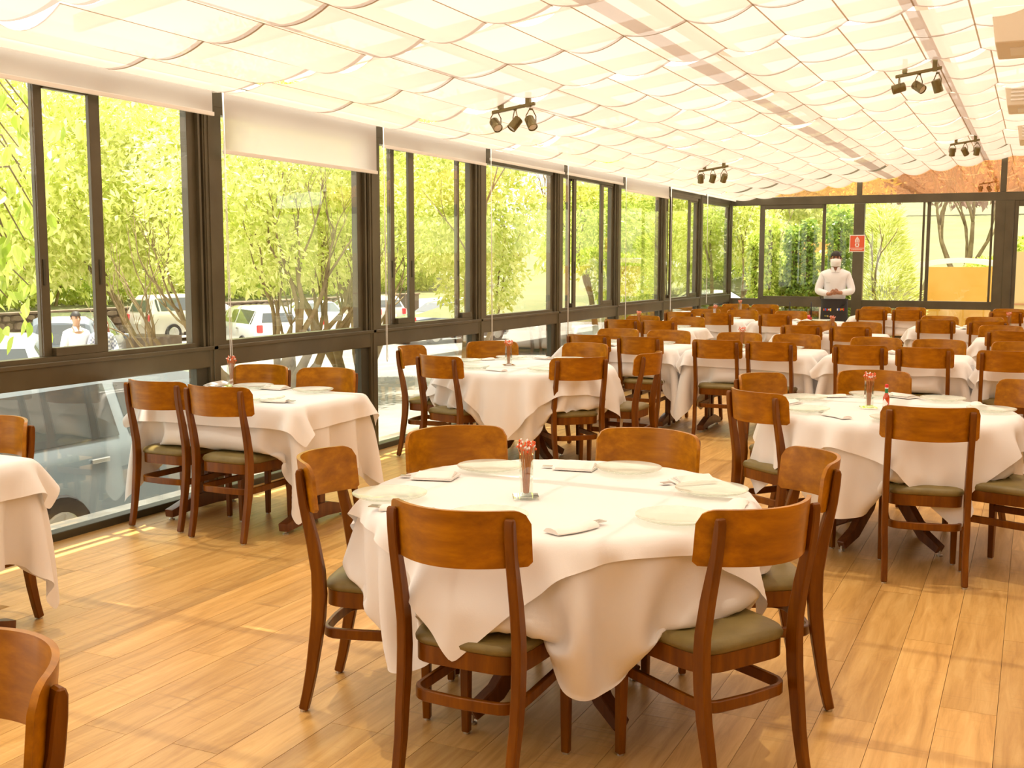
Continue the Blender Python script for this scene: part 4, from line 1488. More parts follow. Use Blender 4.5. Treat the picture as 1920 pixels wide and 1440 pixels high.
# sauce bottle
t = thing('sauce_bottle', 'small red sauce bottle with red cap, green neck band and white diamond label', 'bottle', (-0.70, 6.20, ZP), 0.0)
bm = bmesh.new()
lathe(bm, [(0.001, 0.0), (0.0155, 0.001), (0.017, 0.006), (0.017, 0.070), (0.0155, 0.080), (0.009, 0.094), (0.0075, 0.100), (0.0075, 0.104)], 20, cap0=False)
obj('bottle_body', bm, M['sauce'], t, smooth=0.8)
bm = bmesh.new(); lathe(bm, [(0.0085, 0.098), (0.0082, 0.122)], 16)
obj('neck_band', bm, M['green'], t)
bm = bmesh.new(); lathe(bm, [(0.0095, 0.122), (0.0095, 0.128)], 16)
obj('collar', bm, M['white'], t)
bm = bmesh.new(); lathe(bm, [(0.0095, 0.128), (0.0095, 0.141), (0.007, 0.146)], 16)
obj('cap', bm, M['red'], t)
bm = bmesh.new()
rows = []
for k in range(9):
    a = math.radians(-112 + (k - 4) * 15)
    h = 0.026 * (1 - abs(k - 4) / 4.0) + 0.001
    rows.append([bm.verts.new((0.0176 * math.cos(a), 0.0176 * math.sin(a), z)) for z in (0.042 - h, 0.042 + h)])
for A, B in zip(rows, rows[1:]):
    bm.faces.new((A[0], B[0], B[1], A[1]))
obj('diamond_label', bm, M['white'], t)
# ---------------------------------------------------------------- outdoors: ground
def strip(name, prof, y0, y1, mat, axis='X', ny=2):
    V, F = [], []
    for a, z in prof:
        for k in range(ny):
            b = y0 + (y1 - y0) * k / (ny - 1)
            V.append((a, b, z) if axis == 'X' else (b, a, z))
    for i in range(len(prof) - 1):
        for k in range(ny - 1):
            p = i * ny + k
            F.append((p, p + 1, p + ny + 1, p + ny))
    return link(name, np_mesh(name, V, F, mat))
struct(strip('terrace_edge', [(-4.95, -0.09), (-5.62, -0.12), (-5.66, -0.75)], -3, 21, M['concrete']))
struct(strip('parking_lot', [(-5.6, -0.72), (-8, -0.76), (-14, -1.0), (-16, -1.16), (-29, -1.20)], -12, 110, M['asphalt']))
struct(strip('hillside_beyond_wall', [(-29.0, -0.35), (-36, 0.2), (-60, 5.5), (-95, 13)], -12, 130, M['grass']))
struct(strip('terrace_behind', [(19.36, -0.06), (27, -0.02)], -5.6, 14, M['concrete'], 'Y'))
struct(strip('lawn_slope', [(27, 0.0), (40, 1.6), (60, 3.9), (85, 5.2), (125, 12)], -16, 60, M['grass'], 'Y'))

def gz(x):
    P = [(-5.6, -0.72), (-8, -0.76), (-14, -1.0), (-16, -1.16), (-29, -1.20)]
    for (a, za), (b, zb) in zip(P, P[1:]):
        if b <= x <= a:
            return za + (zb - za) * (x - a) / (b - a)
    return -1.2

# low rubble wall at the back of the car park
t = thing('rubble_wall', 'low wall of irregular tan stones along the back of the car park', 'wall', (-29.0, 16, -1.22))
boxm('mortar_core', (-0.25, 0.0, 0, 34, 0, 1.10), M['mortar'], t)
r = random.Random(5)
rows = [(0.02, 0.30), (0.30, 0.60), (0.60, 0.88), (0.88, 1.10)]
for ri, (z0, z1) in enumerate(rows):
    y = 0.0 + r.uniform(0, 0.3)
    cnt = 0
    while y < 30 and cnt < 70:
        w = r.uniform(0.30, 0.58)
        a = r.uniform(-0.03, 0.03)
        bm = bmesh.new()
        o1 = [(y + 0.02 + r.uniform(0, .04), z0 + 0.02 + r.uniform(0, .05)), (y + w * 0.5, z0 + 0.01), (y + w - 0.02 - r.uniform(0, .04), z0 + 0.02 + r.uniform(0, .05)),
              (y + w - 0.015, (z0 + z1) / 2 + a), (y + w - 0.03 - r.uniform(0, .05), z1 - 0.02 - r.uniform(0, .04)), (y + w * 0.45, z1 - 0.01), (y + 0.02 + r.uniform(0, .05), z1 - 0.02 - r.uniform(0, .04)), (y + 0.015, (z0 + z1) / 2 - a)]
        dpt = r.uniform(0.04, 0.10)
        A = [bm.verts.new((0.0, p, q)) for p, q in o1]
        cx = sum(p for p, q in o1) / 8; cz = sum(q for p, q in o1) / 8
        B = [bm.verts.new((dpt, cx + (p - cx) * 0.82, cz + (q - cz) * 0.82)) for p, q in o1]
        for k in range(8):
            bm.faces.new((A[k], A[(k + 1) % 8], B[(k + 1) % 8], B[k]))
        bm.faces.new(B)
        obj('stone', bm, M['stone'], t)
        y += w
        cnt += 1
boxm('coping', (-0.28, 0.08, 0, 34, 1.10, 1.17), M['stone'], t, 0.01)

# ---------------------------------------------------------------- cars
def car(label, loc, rz, paint, L=4.0, W=0.84, kind='hatch', group='parked cars', ghz=None):
    t = thing('car', label, 'car', loc, rz, group)
    h = {'hatch': 1.46, 'suv': 1.62, 'sedan': 1.42}[kind]
    h = ghz or h
    bl = 0.92 if kind != 'suv' else 1.02
    if kind == 'sedan':
        S = [(-0.5, 0.62, 0.62, 0.40, .80), (-0.47, 0.88, 0.86, .62, .93), (-0.33, 0.98, bl, .68, 1), (-0.27, 1.04, bl, .66, 1), (-0.14, h - .03, bl, .56, 1), (0.0, h, bl, .58, 1), (0.10, h - .04, bl, .58, 1), (0.25, 0.99, bl, .68, 1), (0.42, 0.86, .84, .66, .96), (0.485, 0.70, .70, .55, .86), (0.5, 0.5, .5, .5, .78)]
    else:
        S = [(-0.5, 0.60, 0.60, 0.5, .86), (-0.49, 0.95, .93, .62, .93), (-0.455, h - .16, bl, .54, .97), (-0.42, h - .03, bl, .56, 1), (-0.15, h, bl, .60, 1), (0.04, h - .03, bl, .60, 1), (0.10, h - .09, bl, .60, 1), (0.265, 1.03, bl, .68, 1), (0.42, 0.90, .88, .66, .97), (0.485, 0.74, .74, .55, .88), (0.5, 0.5, .5, .5, .80)]
    def sec(s):
        x, zt, bz, tw, wf = s
        w = W * wf
        bz = min(bz, zt)
        return [(w * .80, .20), (w * .97, .30), (w, .55), (w * .98, bz * .90), (w * .95, bz), (tw * W / .84 * 1.0 if zt > bl + .1 else w * .86, zt - (.05 if zt > bl + .1 else 0.012)), ((tw * W / .84 if zt > bl + .1 else w * .86) * .80, zt), (0, zt + .012)]
    bm = bmesh.new()
    rings = []
    for s in S:
        half = sec(s)
        x = s[0] * L
        pts = [(x, y, z) for y, z in half] + [(x, -y, z) for y, z in half[:-1][::-1]]
        rings.append([bm.verts.new(p) for p in pts])
    n = len(rings[0])
    for A, B in zip(rings, rings[1:]):
        for k in range(n):
            bm.faces.new((A[k], B[k], B[(k + 1) % n], A[(k + 1) % n]))
    bm.faces.new(rings[0]); bm.faces.new(rings[-1][::-1])
    obj('body', bm, paint, t, smooth=0.55)
    # side windows, wind screen and rear screen, a little proud of the body
    def lerp(i0, i1, f, j):
        a, b = sec(S[i0])[j], sec(S[i1])[j]
        return (S[i0][0] * L * (1 - f) + S[i1][0] * L * f, a[0] * (1 - f) + b[0] * f, a[1] * (1 - f) + b[1] * f)
    spans = ((3, 4, 0.30, 0.96), (4, 5, 0.05, 0.96), (5, 7, 0.06, 0.62)) if kind == 'sedan' else ((2, 3, 0.6, 1.0), (3, 4, 0.05, 0.95), (4, 6, 0.04, 0.92), (6, 7, 0.05, 0.55))
    for sd in (1, -1):
        for i0, i1, f0, f1 in spans:
            bm = bmesh.new()
            q = []
            for f in (f0, f1):
                lo, hi = lerp(i0, i1, f, 4), lerp(i0, i1, f, 5)
                for g in (0.10, 0.90):
                    q.append(bm.verts.new((lo[0], sd * (lo[1] * (1 - g) + hi[1] * g + 0.008), lo[2] * (1 - g) + hi[2] * g)))
            bm.faces.new((q[0], q[1], q[3], q[2]))
            obj('side_window', bm, M['car_glass'], t)
    for i0, i1, f0, f1, nm in (((6, 7, 0.08, 0.92, 'windscreen')), ((1, 2, 0.15, 0.92, 'rear_screen') if kind != 'sedan' else (3, 4, 0.1, 0.9, 'rear_screen'))):
        bm = bmesh.new()
        q = []
        for f in (f0, f1):
            p = lerp(i0, i1, f, 6)
            wv = p[1] * 1.02
            dx = 0.012 if i0 > 4 else -0.012
            q += [bm.verts.new((p[0] + dx, -wv, p[2] + 0.008)), bm.verts.new((p[0] + dx, wv, p[2] + 0.008))]
        bm.faces.new((q[0], q[1], q[3], q[2]))
        obj(nm, bm, M['car_glass'], t)
    for sx in (-0.315, 0.325):
        for sd in (1, -1):
            bm = bmesh.new()
            lathe(bm, [(0.20, -0.10), (0.30, -0.10), (0.315, -0.07), (0.315, 0.07), (0.30, 0.10), (0.20, 0.10)], 24)
            bmesh.ops.rotate(bm, cent=(0, 0, 0), matrix=Matrix.Rotation(PI / 2, 3, 'X'), verts=bm.verts)
            w = obj('wheel', bm, M['rubber'], t, (sx * L, sd * (W - 0.07), 0.315))
            bm = bmesh.new()
            lathe(bm, [(0.195, 0.104), (0.18, 0.112), (0.05, 0.112), (0.001, 0.115)], 20, cap1=False)
            for k in range(5):
                a = 2 * PI * k / 5
                sweep(bm, [(0.03 * math.cos(a), 0.03 * math.sin(a), 0.118), (0.185 * math.cos(a), 0.185 * math.sin(a), 0.116)], (0, 0, 1), 0.012, 0.05)
            bmesh.ops.rotate(bm, cent=(0, 0, 0), matrix=Matrix.Rotation(PI / 2 * (-sd), 3, 'X'), verts=bm.verts)
            obj('rim', bm, M['steel'], w)
    for sd in (1, -1):
        boxm('tail_lamp', (-0.5 * L - 0.015, -0.47 * L, sd * W * .72 - .09, sd * W * .72 + .09, .72, .95), M['lamp_red'], t, 0.02)
        boxm('head_lamp', (0.455 * L, 0.492 * L, sd * W * .66 - .12, sd * W * .66 + .12, .62, .76), M['steel'], t, 0.02)
        boxm('mirror', (0.15 * L, 0.18 * L, sd * (W + .10) - .07, sd * (W + .10) + .05, .95, 1.07), paint, t, 0.02)
        for hx in (-0.02, -0.24):
            boxm('door_handle', (hx * L, hx * L + 0.17, sd * (W + .004) - .012, sd * (W + .004) + .012, .80, .835), M['steel'], t, 0.006)
        boxm('sill_trim', (-0.22 * L, 0.22 * L, sd * W * .985 - .015, sd * W * .985 + .015, .22, .33), M['rubber'], t)
    boxm('licence_plate', (-0.5 * L - .02, -0.5 * L + .01, -.2, .2, .62, .73), M['white_paint'], t)
    return t
car('silver blue car parked just outside the lower window panes', (-7.08, 7.0, -0.74), PI / 2, M['car_silver'], 4.4, 0.84, 'hatch')
car('white hatchback seen from the rear through the leftmost window', (-16.6, 13.9, gz(-16.4)), math.radians(136), M['car_white'], 3.8, 0.82, 'hatch')
car('dark grey estate car with red lamp behind the man in the car park', (-19.6, 18.4, -1.2), math.radians(128), M['car_dark'], 4.4, 0.86, 'suv')
car('champagne sport utility car parked side on under the planter tree', (-27.2, 30.9, -1.2), math.radians(75), M['car_champagne'], 4.5, 0.88, 'suv')
car('white car nose out behind the twisted tree stems', (-21.5, 27.0, -1.2), math.radians(150), M['car_white'], 4.2, 0.84, 'hatch')
car('white saloon parked second behind the twisted tree stems', (-22.5, 31.5, -1.2), math.radians(150), M['car_white'], 4.4, 0.84, 'sedan')
car('pale car with red tail lamp far back in the car park', (-24.5, 37.5, -1.2), math.radians(160), M['car_champagne'], 4.2, 0.84, 'hatch')
car('dark saloon parked under the trees seen between the stems', (-18.2, 33.5, -1.2), math.radians(70), M['car_dark'], 4.4, 0.84, 'sedan')
car('white car beyond the end glass wall at the far left corner', (-8.2, 30.5, -0.62), math.radians(20), M['car_white'], 4.4, 0.84, 'sedan')

# ---------------------------------------------------------------- foliage
def leaves(name, n, blobs, size, mat, parent, seed, droop=0.3, wid=0.42, shell=0.55):
    r = np.random.RandomState(seed)
    w = np.array([b[3] * b[4] * b[5] for b in blobs]); w = w / w.sum()
    ix = r.choice(len(blobs), n, p=w)
    B = np.array(blobs)[ix]
    d = r.normal(size=(n, 3)); d /= np.linalg.norm(d, axis=1, keepdims=True)
    rad = shell + (1 - shell) * r.uniform(0, 1, (n, 1)) ** 0.6
    clump = 1 + 0.16 * np.sin(d[:, :1] * 7 + B[:, :1]) * np.sin(d[:, 1:2] * 6 + 1) * np.sin(d[:, 2:3] * 8 + 2)
    P = B[:, :3] + d * rad * clump * B[:, 3:6]
    a = r.normal(size=(n, 3)); a[:, 2] -= droop * 2; a += d * 0.8
    a /= np.linalg.norm(a, axis=1, keepdims=True)
    b = np.cross(a, r.normal(size=(n, 3)) + np.array([0, 0, 1.2])); b /= np.linalg.norm(b, axis=1, keepdims=True) + 1e-6
    nn = np.cross(a, b)
    s = (size * r.uniform(0.6, 1.3, (n, 1)))
    v0, v2 = P, P + a * s
    v1 = P + a * s * 0.45 + b * s * wid * 0.5 + nn * s * 0.08
    v3 = P + a * s * 0.45 - b * s * wid * 0.5 + nn * s * 0.08
    V = np.stack([v0, v1, v2, v3], 1).reshape(-1, 3)
    k = np.arange(n)[:, None] * 4
    F = np.concatenate([k + np.array([[0, 1, 2]]), k + np.array([[0, 2, 3]])], 0)
    o = link(name, np_mesh(name, V, F, mat), parent)
    o['kind'] = 'stuff'
    return o
def branchy(bm, p, d, length, rad, depth, r, spread=0.6, up=0.25, kids=(2, 3)):
    pts = [Vector(p)]
    rs_ = [rad]
    d = Vector(d).normalized()
    n = 4
    for k in range(n):
        d = (d + Vector((r.uniform(-1, 1), r.uniform(-1, 1), r.uniform(-.5, 1))) * 0.22).normalized()
        pts.append(pts[-1] + d * length / n)
        rs_.append(rad * (1 - 0.45 * (k + 1) / n))
    tube(bm, pts, rs_, 7 if rad > 0.04 else 5)
    if depth:
        for _ in range(r.randint(*kids)):
            nd = (d + Vector((r.uniform(-1, 1), r.uniform(-1, 1), r.uniform(-.2, 1))) * spread + Vector((0, 0, up))).normalized()
            q = pts[-1] if r.random() < 0.6 else pts[-2]
            branchy(bm, q, nd, length * r.uniform(0.6, 0.85), rs_[-1] * 0.85, depth - 1, r, spread, up, kids)
def tree(label, loc, stems, blobs, n, size, mat, seed, group='trees around the car park', name='leafy_tree', length=1.1, depth=3, spread=0.6, wid=0.42, shell=0.5, droop=0.3):
    t = thing(name, label, 'tree', loc, 0, group)
    r = random.Random(seed)
    bm = bmesh.new()
    for (x, y, dx, dy, rad, ln) in stems:
        branchy(bm, (x, y, -0.1), (dx, dy, 1), ln, rad, depth, r, spread)
    obj('trunk', bm, M['bark'], t, smooth=3.2)
    leaves('foliage', n, blobs, size, mat, t, seed, droop, wid, shell)
    return t
tree('young tree in a square planter, thin trunk leaning left, yellow green crown', (-24.0, 25.0, -1.2), [(0, 0, -0.35, -0.25, 0.16, 2.2)],
     [(-0.6, -1.4, 4.7, 2.6, 3.2, 2.6), (0.5, 1.6, 4.9, 2.0, 3.0, 2.5), (-0.4, -3.4, 4.4, 1.6, 2.4, 2.4), (0.3, 3.6, 4.2, 1.4, 2.4, 2.2), (0, 0, 7.2, 2.2, 3.0, 1.5)], 23000, 0.26, M['leaf_a'], 21, length=2.0)
t = thing('square_planter', 'square pinkish stone planter around the young tree', 'planter', (-24.0, 25.0, -1.2))
bm = bmesh.new(); box(bm, -0.8, 0.8, -0.8, 0.8, 0, 0.55); bm.normal_update(); bev(bm, 0.03, 2)
obj('box', bm, M['stone'], t)
t = thing('stacked_brick_block', 'small orange brick block standing beside the planter', 'block', (-23.9, 22.4, -1.2))
boxm('block', (-0.3, 0.3, -0.3, 0.3, 0, 0.62), M['brick_orange'], t, 0.02)
boxm('plinth', (-0.5, 0.5, -0.55, 0.55, 0, 0.06), M['mortar'], t)
bm = bmesh.new(); lathe(bm, [(0.22, 0.62), (0.18, 0.74), (0.05, 0.84)], 14)
obj('domed_cap', bm, M['stone'], t, smooth=1)
tree('gnarled multi stemmed tree filling the second window bay', (-11.3, 14.5, gz(-11.3)), [(0, -0.1, -0.2, -1.3, 0.12, 1.3), (0, 0, -0.2, -0.8, 0.12, 1.4), (0.1, 0.1, 0.1, -0.3, 0.11, 1.5), (0, 0.2, 0.1, 0.3, 0.12, 1.4), (0.1, 0.3, 0, 0.9, 0.11, 1.4), (0.15, 0.05, 0.2, 0.1, 0.09, 1.4), (0, 0.35, 0, 1.3, 0.10, 1.2)],
     [(0, -1.1, 3.7, 1.2, 1.3, 1.2), (0, 0.5, 4.0, 1.3, 1.4, 1.4), (0.2, 1.9, 3.7, 1.2, 1.1, 1.2), (0, -0.6, 2.6, 1.1, 1.6, 0.7), (0, 1.4, 2.6, 1.0, 1.3, 0.7), (0.1, 0.6, 5.4, 1.4, 2.2, 0.9)], 17000, 0.135, M['leaf_a'], 31, depth=4)
tree('second gnarled tree with bright foliage, right half of the second window bay', (-12.4, 18.6, gz(-12.4)), [(0, 0, 0, -1.0, 0.12, 1.3), (0, 0, 0, -0.5, 0.11, 1.4), (0.1, 0.2, 0, 0.1, 0.11, 1.5), (0, 0.3, 0.1, 0.6, 0.10, 1.4), (0, 0.3, 0.1, 1.1, 0.10, 1.3)],
     [(0, -1.2, 3.7, 1.3, 1.5, 1.5), (0, 0.8, 3.8, 1.3, 1.5, 1.6), (0, 0, 5.6, 1.5, 2.2, 1.0)], 14000, 0.15, M['leaf_a'], 37, depth=4)
tree('tree with hanging yellow green leaves close outside the third window bay', (-9.2, 17.6, gz(-9.2)), [(0, 0, 0.15, -0.35, 0.07, 2.2), (0, 0.3, 0, 0.3, 0.06, 2.0)],
     [(0, -0.6, 3.2, 1.0, 1.2, 1.1), (0, 0.9, 3.4, 1.0, 1.3, 1.3), (0.2, 0.2, 2.1, 0.6, 1.4, 0.8), (0, 0.2, 4.5, 1.1, 1.6, 0.8)], 13000, 0.13, M['leaf_a'], 41)
tree('tree outside the fourth window bay with climbing vine leaves', (-8.6, 22.8, gz(-8.6)), [(0, 0, 0.1, -0.2, 0.09, 2.2), (0, 0.4, 0, 0.5, 0.06, 2.0)],
     [(0, -0.5, 3.2, 1.0, 1.6, 1.2), (0.3, 0.9, 2.0, 0.7, 1.3, 1.0), (0, 0.9, 3.6, 1.0, 1.6, 1.2)], 13000, 0.13, M['leaf_b'], 43)
tree('tall tree outside the fifth window bay', (-9.3, 30.0, gz(-9.3)), [(0, 0, 0.1, -0.2, 0.10, 2.4)],
     [(0, -1, 3.6, 1.3, 2.2, 1.6), (0, 1.4, 3.4, 1.3, 2.2, 1.7)], 13000, 0.17, M['leaf_a'], 47)
tree('tall tree outside the sixth window bay', (-9.0, 37.5, gz(-9.0)), [(0, 0, 0.1, -0.2, 0.12, 2.4), (0, 0.4, 0, 0.5, 0.06, 2.0)],
     [(0, -1.4, 3.4, 1.5, 2.4, 1.8), (0, 1.8, 3.6, 1.5, 2.6, 1.9)], 13000, 0.2, M['leaf_b'], 53)
tree('large bright tree in the far corner beyond the last window bays', (-9.0, 46.0, gz(-9.0)), [(0, 0, 0.3, -0.2, 0.16, 2.4), (0.3, 0.4, 0.4, 0.5, 0.12, 2.2)],
     [(0, -2, 3.6, 2.2, 3, 2.2), (0.6, 2.4, 3.8, 2.6, 3, 2.2), (2.2, 0, 3.4, 1.8, 2, 1.8)], 15000, 0.26, M['leaf_a'], 59)
tree('tree with slender curved trunks outside the corner of the end glass wall', (-7.3, 26.5, -0.5), [(0, 0, 0.25, -0.1, 0.07, 2.0), (0.3, 0, 0.5, 0.1, 0.06, 1.9)],
     [(0, 0, 3.4, 1.2, 1.4, 1.2), (0.9, 0.3, 2.9, 0.9, 1.2, 0.9)], 10000, 0.14, M['leaf_a'], 61)
# big background trees closing the view
for k, (x, y, s, m, lab) in enumerate(((-40, 30, 1.0, 'leaf_a', 'tall bright tree on the slope behind the rubble wall, left'), (-42, 44, 1.1, 'leaf_b', 'tall green tree on the slope behind the rubble wall, centre'),
                                       (-36, 60, 1.2, 'leaf_a', 'tall bright tree on the slope behind the rubble wall, right'), (-22, 62, 1.1, 'leaf_a', 'broad tree at the far end of the car park'), (-33, 17, 0.9, 'leaf_b', 'green tree behind the rubble wall at the far left'))):
    z0 = -1.0 if x > -30 else 0.2
    tree(lab, (x, y, z0), [(0, 0, 0, 0, 0.35 * s, 3.5)], [(0, -4 * s, 4.2, 3 * s, 4.5 * s, 3.6), (0, 3.5 * s, 4.3, 3 * s, 4.5 * s, 3.6), (0, 0, 8.0, 3 * s, 5 * s, 2.6)], 13000, 0.5, M[m], 71 + k, length=3)

for k in range(7):
    y0 = 17 + 6.2 * k
    t = thing('background_shrub', ('bright green shrub behind the rubble wall, %s' % ('first', 'second', 'third', 'fourth', 'fifth', 'sixth', 'last')[k]) + ' from the left', 'shrub', (-32.5, y0, -0.4), 0, 'shrubs behind the rubble wall')
    bm = bmesh.new(); branchy(bm, (0, 0, 0), (0, 0, 1), 1.0, 0.08, 2, random.Random(k)); obj('trunk', bm, M['bark'], t, smooth=3.2)
    leaves('foliage', 4200, [(0, -1.8, 1.9, 1.2, 2.0, 1.6), (0, 1.6, 2.1, 1.2, 2.0, 1.9)], 0.34, M['leaf_a' if k % 2 else 'leaf_b'], t, 140 + k)

# the near tree at the left edge: every large leaf is a part
t = thing('overhanging_tree', 'near tree branches with large pointed leaves outside the leftmost window', 'tree', (-7.6, 6.2, -0.5))
bm = bmesh.new()
tube(bm, [(-0.6, -0.9, 0), (-0.55, -0.8, 1.2), (-0.4, -0.6, 2.4), (-0.2, -0.3, 3.6)], [0.10, 0.09, 0.07, 0.04], 8)
r = random.Random(77)
tips = []
for k in range(16):
    z = 1.7 + 2.0 * k / 16
    p = Vector((-0.5 + 0.02 * k, -0.75 + 0.03 * k, z))
    a = r.uniform(-0.6, 1.5)
    q = p + Vector((0.35 * math.cos(a * 2), 0.55 + 0.5 * r.random(), 0.25))
    s = q + Vector((r.uniform(-.2, .2), r.uniform(0.15, 0.45), -0.35))
    tube(bm, [p, (p + q) / 2 + Vector((0, 0, .08)), q, s], [0.022, 0.016, 0.010, 0.005], 5)
    tips += [(p + q) / 2, q, (q + s) / 2, s, s + Vector((0, .05, -.1))]
obj('branch', bm, M['bark'], t, smooth=3.2)
bm = bmesh.new()
pts = [(0, 0), (0.028, 0.03), (0.036, 0.065), (0.024, 0.105), (0, 0.145)]
L_ = [bm.verts.new((-x, y, 0.010 * (x / 0.036))) for x, y in pts[1:-1]]
Mv = [bm.verts.new((0, y, 0)) for x, y in pts]
R_ = [bm.verts.new((x, y, 0.010 * (x / 0.036))) for x, y in pts[1:-1]]
for S_ in (L_, R_):
    seq = [Mv[0]] + S_ + [Mv[-1]]
    for k in range(4):
        tri = [seq[k], seq[k + 1]] + ([Mv[k + 1]] if k < 3 else [])
        if k == 0:
            bm.faces.new((Mv[0], seq[1], Mv[1]))
        elif k < 3:
            bm.faces.new((Mv[k], seq[k], seq[k + 1], Mv[k + 1]))
        else:
            bm.faces.new((Mv[3], seq[3], Mv[4]))
leaf_me = bm_mesh('leaf', bm, M['leaf_b'])
for k in range(290):
    c = r.choice(tips) + Vector((r.uniform(-.22, .22), r.uniform(-.25, .25), r.uniform(-.3, .12)))
    o = link('leaf', leaf_me, t, c)
    o.rotation_euler = (r.uniform(-2.0, -0.6), r.uniform(-.7, .7), r.uniform(0, 6.28))
    o.scale = (1.1, r.uniform(0.9, 1.35), 1)

# ---------------------------------------------------------------- beyond the end glass wall
struct(boxm('ochre_wall_left', (-5.0, -3.95, 25.2, 25.4, 0, 2.0), M['ochre']))
struct(boxm('ochre_wall_right', (-1.98, 0.6, 23.5, 23.65, -0.05, 1.47), M['ochre']))
t = thing('yellow_garden_wall', 'pale yellow rendered wall seen through the open door at the right edge', 'wall', (0, 21.6, -0.05))
boxm('render', (-0.52, 4.5, 0, 0.2, 0, 1.80), M['yellow_wall'], t)
boxm('dark_rail', (-0.52, 4.5, -0.02, 0.0, 0.86, 0.885), M['brick_orange'], t)
for k, (x, y, hgt, rad, m, lab) in enumerate(((-4.86, 22.4, 2.5, 0.24, 'leaf_b', 'ivy covered post, leftmost behind the end glass wall'), (-4.42, 22.6, 2.3, 0.20, 'leaf_c', 'ivy covered post, second behind the end glass wall'),
                                              (-4.12, 22.5, 2.45, 0.17, 'leaf_c', 'darkest ivy covered post, just left of the waiter'), (-3.55, 22.7, 2.7, 0.34, 'leaf_c', 'wide ivy column behind the waiter'), (-5.25, 22.8, 2.2, 0.18, 'leaf_b', 'thin ivy shoot at the left behind the end glass wall'))):
    t = thing('ivy_post', lab, 'ivy', (x, y, -0.05), 0, 'ivy posts behind the end glass wall')
    bm = bmesh.new(); tube(bm, [(0, 0, 0), (0, 0, hgt * 0.9)], 0.05, 8); obj('post', bm, M['bark'], t)
    leaves('ivy_leaves', 2600 if rad < .3 else 4600, [(0, 0, hgt * (0.08 + 0.12 * q), rad * (0.75 + 0.35 * ((q * 37) % 5) / 5), rad, 0.26) for q in range(8)], 0.075, M[m], t, 90 + k, 0.6, 0.8, 0.4)
t = thing('ivy_hedge', 'low ivy hedge filling the foot of the end glass wall', 'hedge', (-4.35, 22.9, -0.05))
bm = bmesh.new(); box(bm, -0.85, 1.0, 0.05, 0.2, 0, 0.5); obj('core', bm, M['leaf_c'], t)
leaves('ivy_leaves', 9000, [(-0.6 + 0.2 * q, 0, 0.6 + 0.25 * ((q * 7) % 4), 0.22, 0.25, 0.5) for q in range(9)], 0.08, M['leaf_b'], t, 99, 0.6, 0.8, 0.4)
t = thing('feathery_conifer', 'bright feathery conifer bush right of the dark column with the sign', 'shrub', (-2.62, 22.8, -0.05))
bm = bmesh.new(); branchy(bm, (0, 0, 0), (-.1, 0, 1), 1.1, 0.06, 2, random.Random(4)); obj('trunk', bm, M['bark'], t)
rr = np.random.RandomState(3)
V, F = [], []
n = 5200
for k in range(n):
    h = rr.uniform(0.05, 2.65)
    R = (1.05 * (1 - h / 3.0) ** 0.8 + 0.08) * rr.uniform(0.15, 1.0) ** 0.5
    a = rr.uniform(0, 6.28)
    p = np.array([R * math.cos(a) * 0.8 - 0.1, R * math.sin(a) * 0.6, h])
    d = np.array([math.cos(a) * 0.9 + rr.normal() * .25, math.sin(a) * .6 + rr.normal() * .25, 0.45 + rr.normal() * .2]); d /= np.linalg.norm(d)
    s = rr.uniform(.10, .22)
    b = np.cross(d, rr.normal(size=3)); b /= np.linalg.norm(b)
    q = len(V)
    V += [p, p + d * s * .5 + b * .012, p + d * s, p + d * s * .5 - b * .012]
    F += [(q, q + 1, q + 2, q + 3)]
o = link('sprays', np_mesh('sprays', V, F, M['leaf_a']), t); o['kind'] = 'stuff'
t = thing('vaulted_awning', 'white vaulted canvas awning on a white pole outside the end glass wall', 'awning', (-1.38, 24.5, -0.05))
V, F = [], []
for i in range(17):
    u = -1 + i / 8
    for j, yy in enumerate((-0.8, 0.8)):
        V.append((u * 1.12, yy, 1.50 + 0.20 * (1 - u * u)))
F = [(2 * i, 2 * i + 2, 2 * i + 3, 2 * i + 1) for i in range(16)]
n0 = len(V)
for i in range(17):
    V += [(V[2 * i][0], -0.8, V[2 * i][2]), (V[2 * i][0], -0.8, V[2 * i][2] - 0.10 - 0.02 * abs(i - 8) / 8)]
F += [(n0 + 2 * i, n0 + 2 * i + 1, n0 + 2 * i + 3, n0 + 2 * i + 2) for i in range(16)]
link('canvas', np_mesh('canvas', V, F, M['canvas'], True), t)
for xx in (-1.10, 1.10):
    bm = bmesh.new(); tube(bm, [(xx, -0.78, 0), (xx, -0.78, 1.52)], 0.032, 10); obj('pole', bm, M['white_paint'], t, smooth=0.8)
t = thing('picket_fence', 'grey wooden picket fence with scalloped tops under the awning', 'fence', (-2.72, 23.6, -0.05))
for k in range(6):
    bm = bmesh.new()
    w = 0.115
    out = [(0, 0), (w, 0)] + [(w * (1 - q / 6), 1.05 + 0.30 * ((q / 6) ** 1.6 if k % 2 == 0 else (1 - q / 6) ** 1.6)) for q in range(7)]
    A = [bm.verts.new((k * 0.12 + x, 0, z)) for x, z in out]
    B = [bm.verts.new((k * 0.12 + x, 0.03, z)) for x, z in out]
    bm.faces.new(A); bm.faces.new(B[::-1])
    for q in range(len(A)):
        bm.faces.new((A[q], B[q], B[(q + 1) % len(A)], A[(q + 1) % len(A)]))
    obj('picket', bm, M['grey_wood'], t)
boxm('fence_rail', (0, 0.72, 0.03, 0.06, 0.3, 0.36), M['grey_wood'], t)
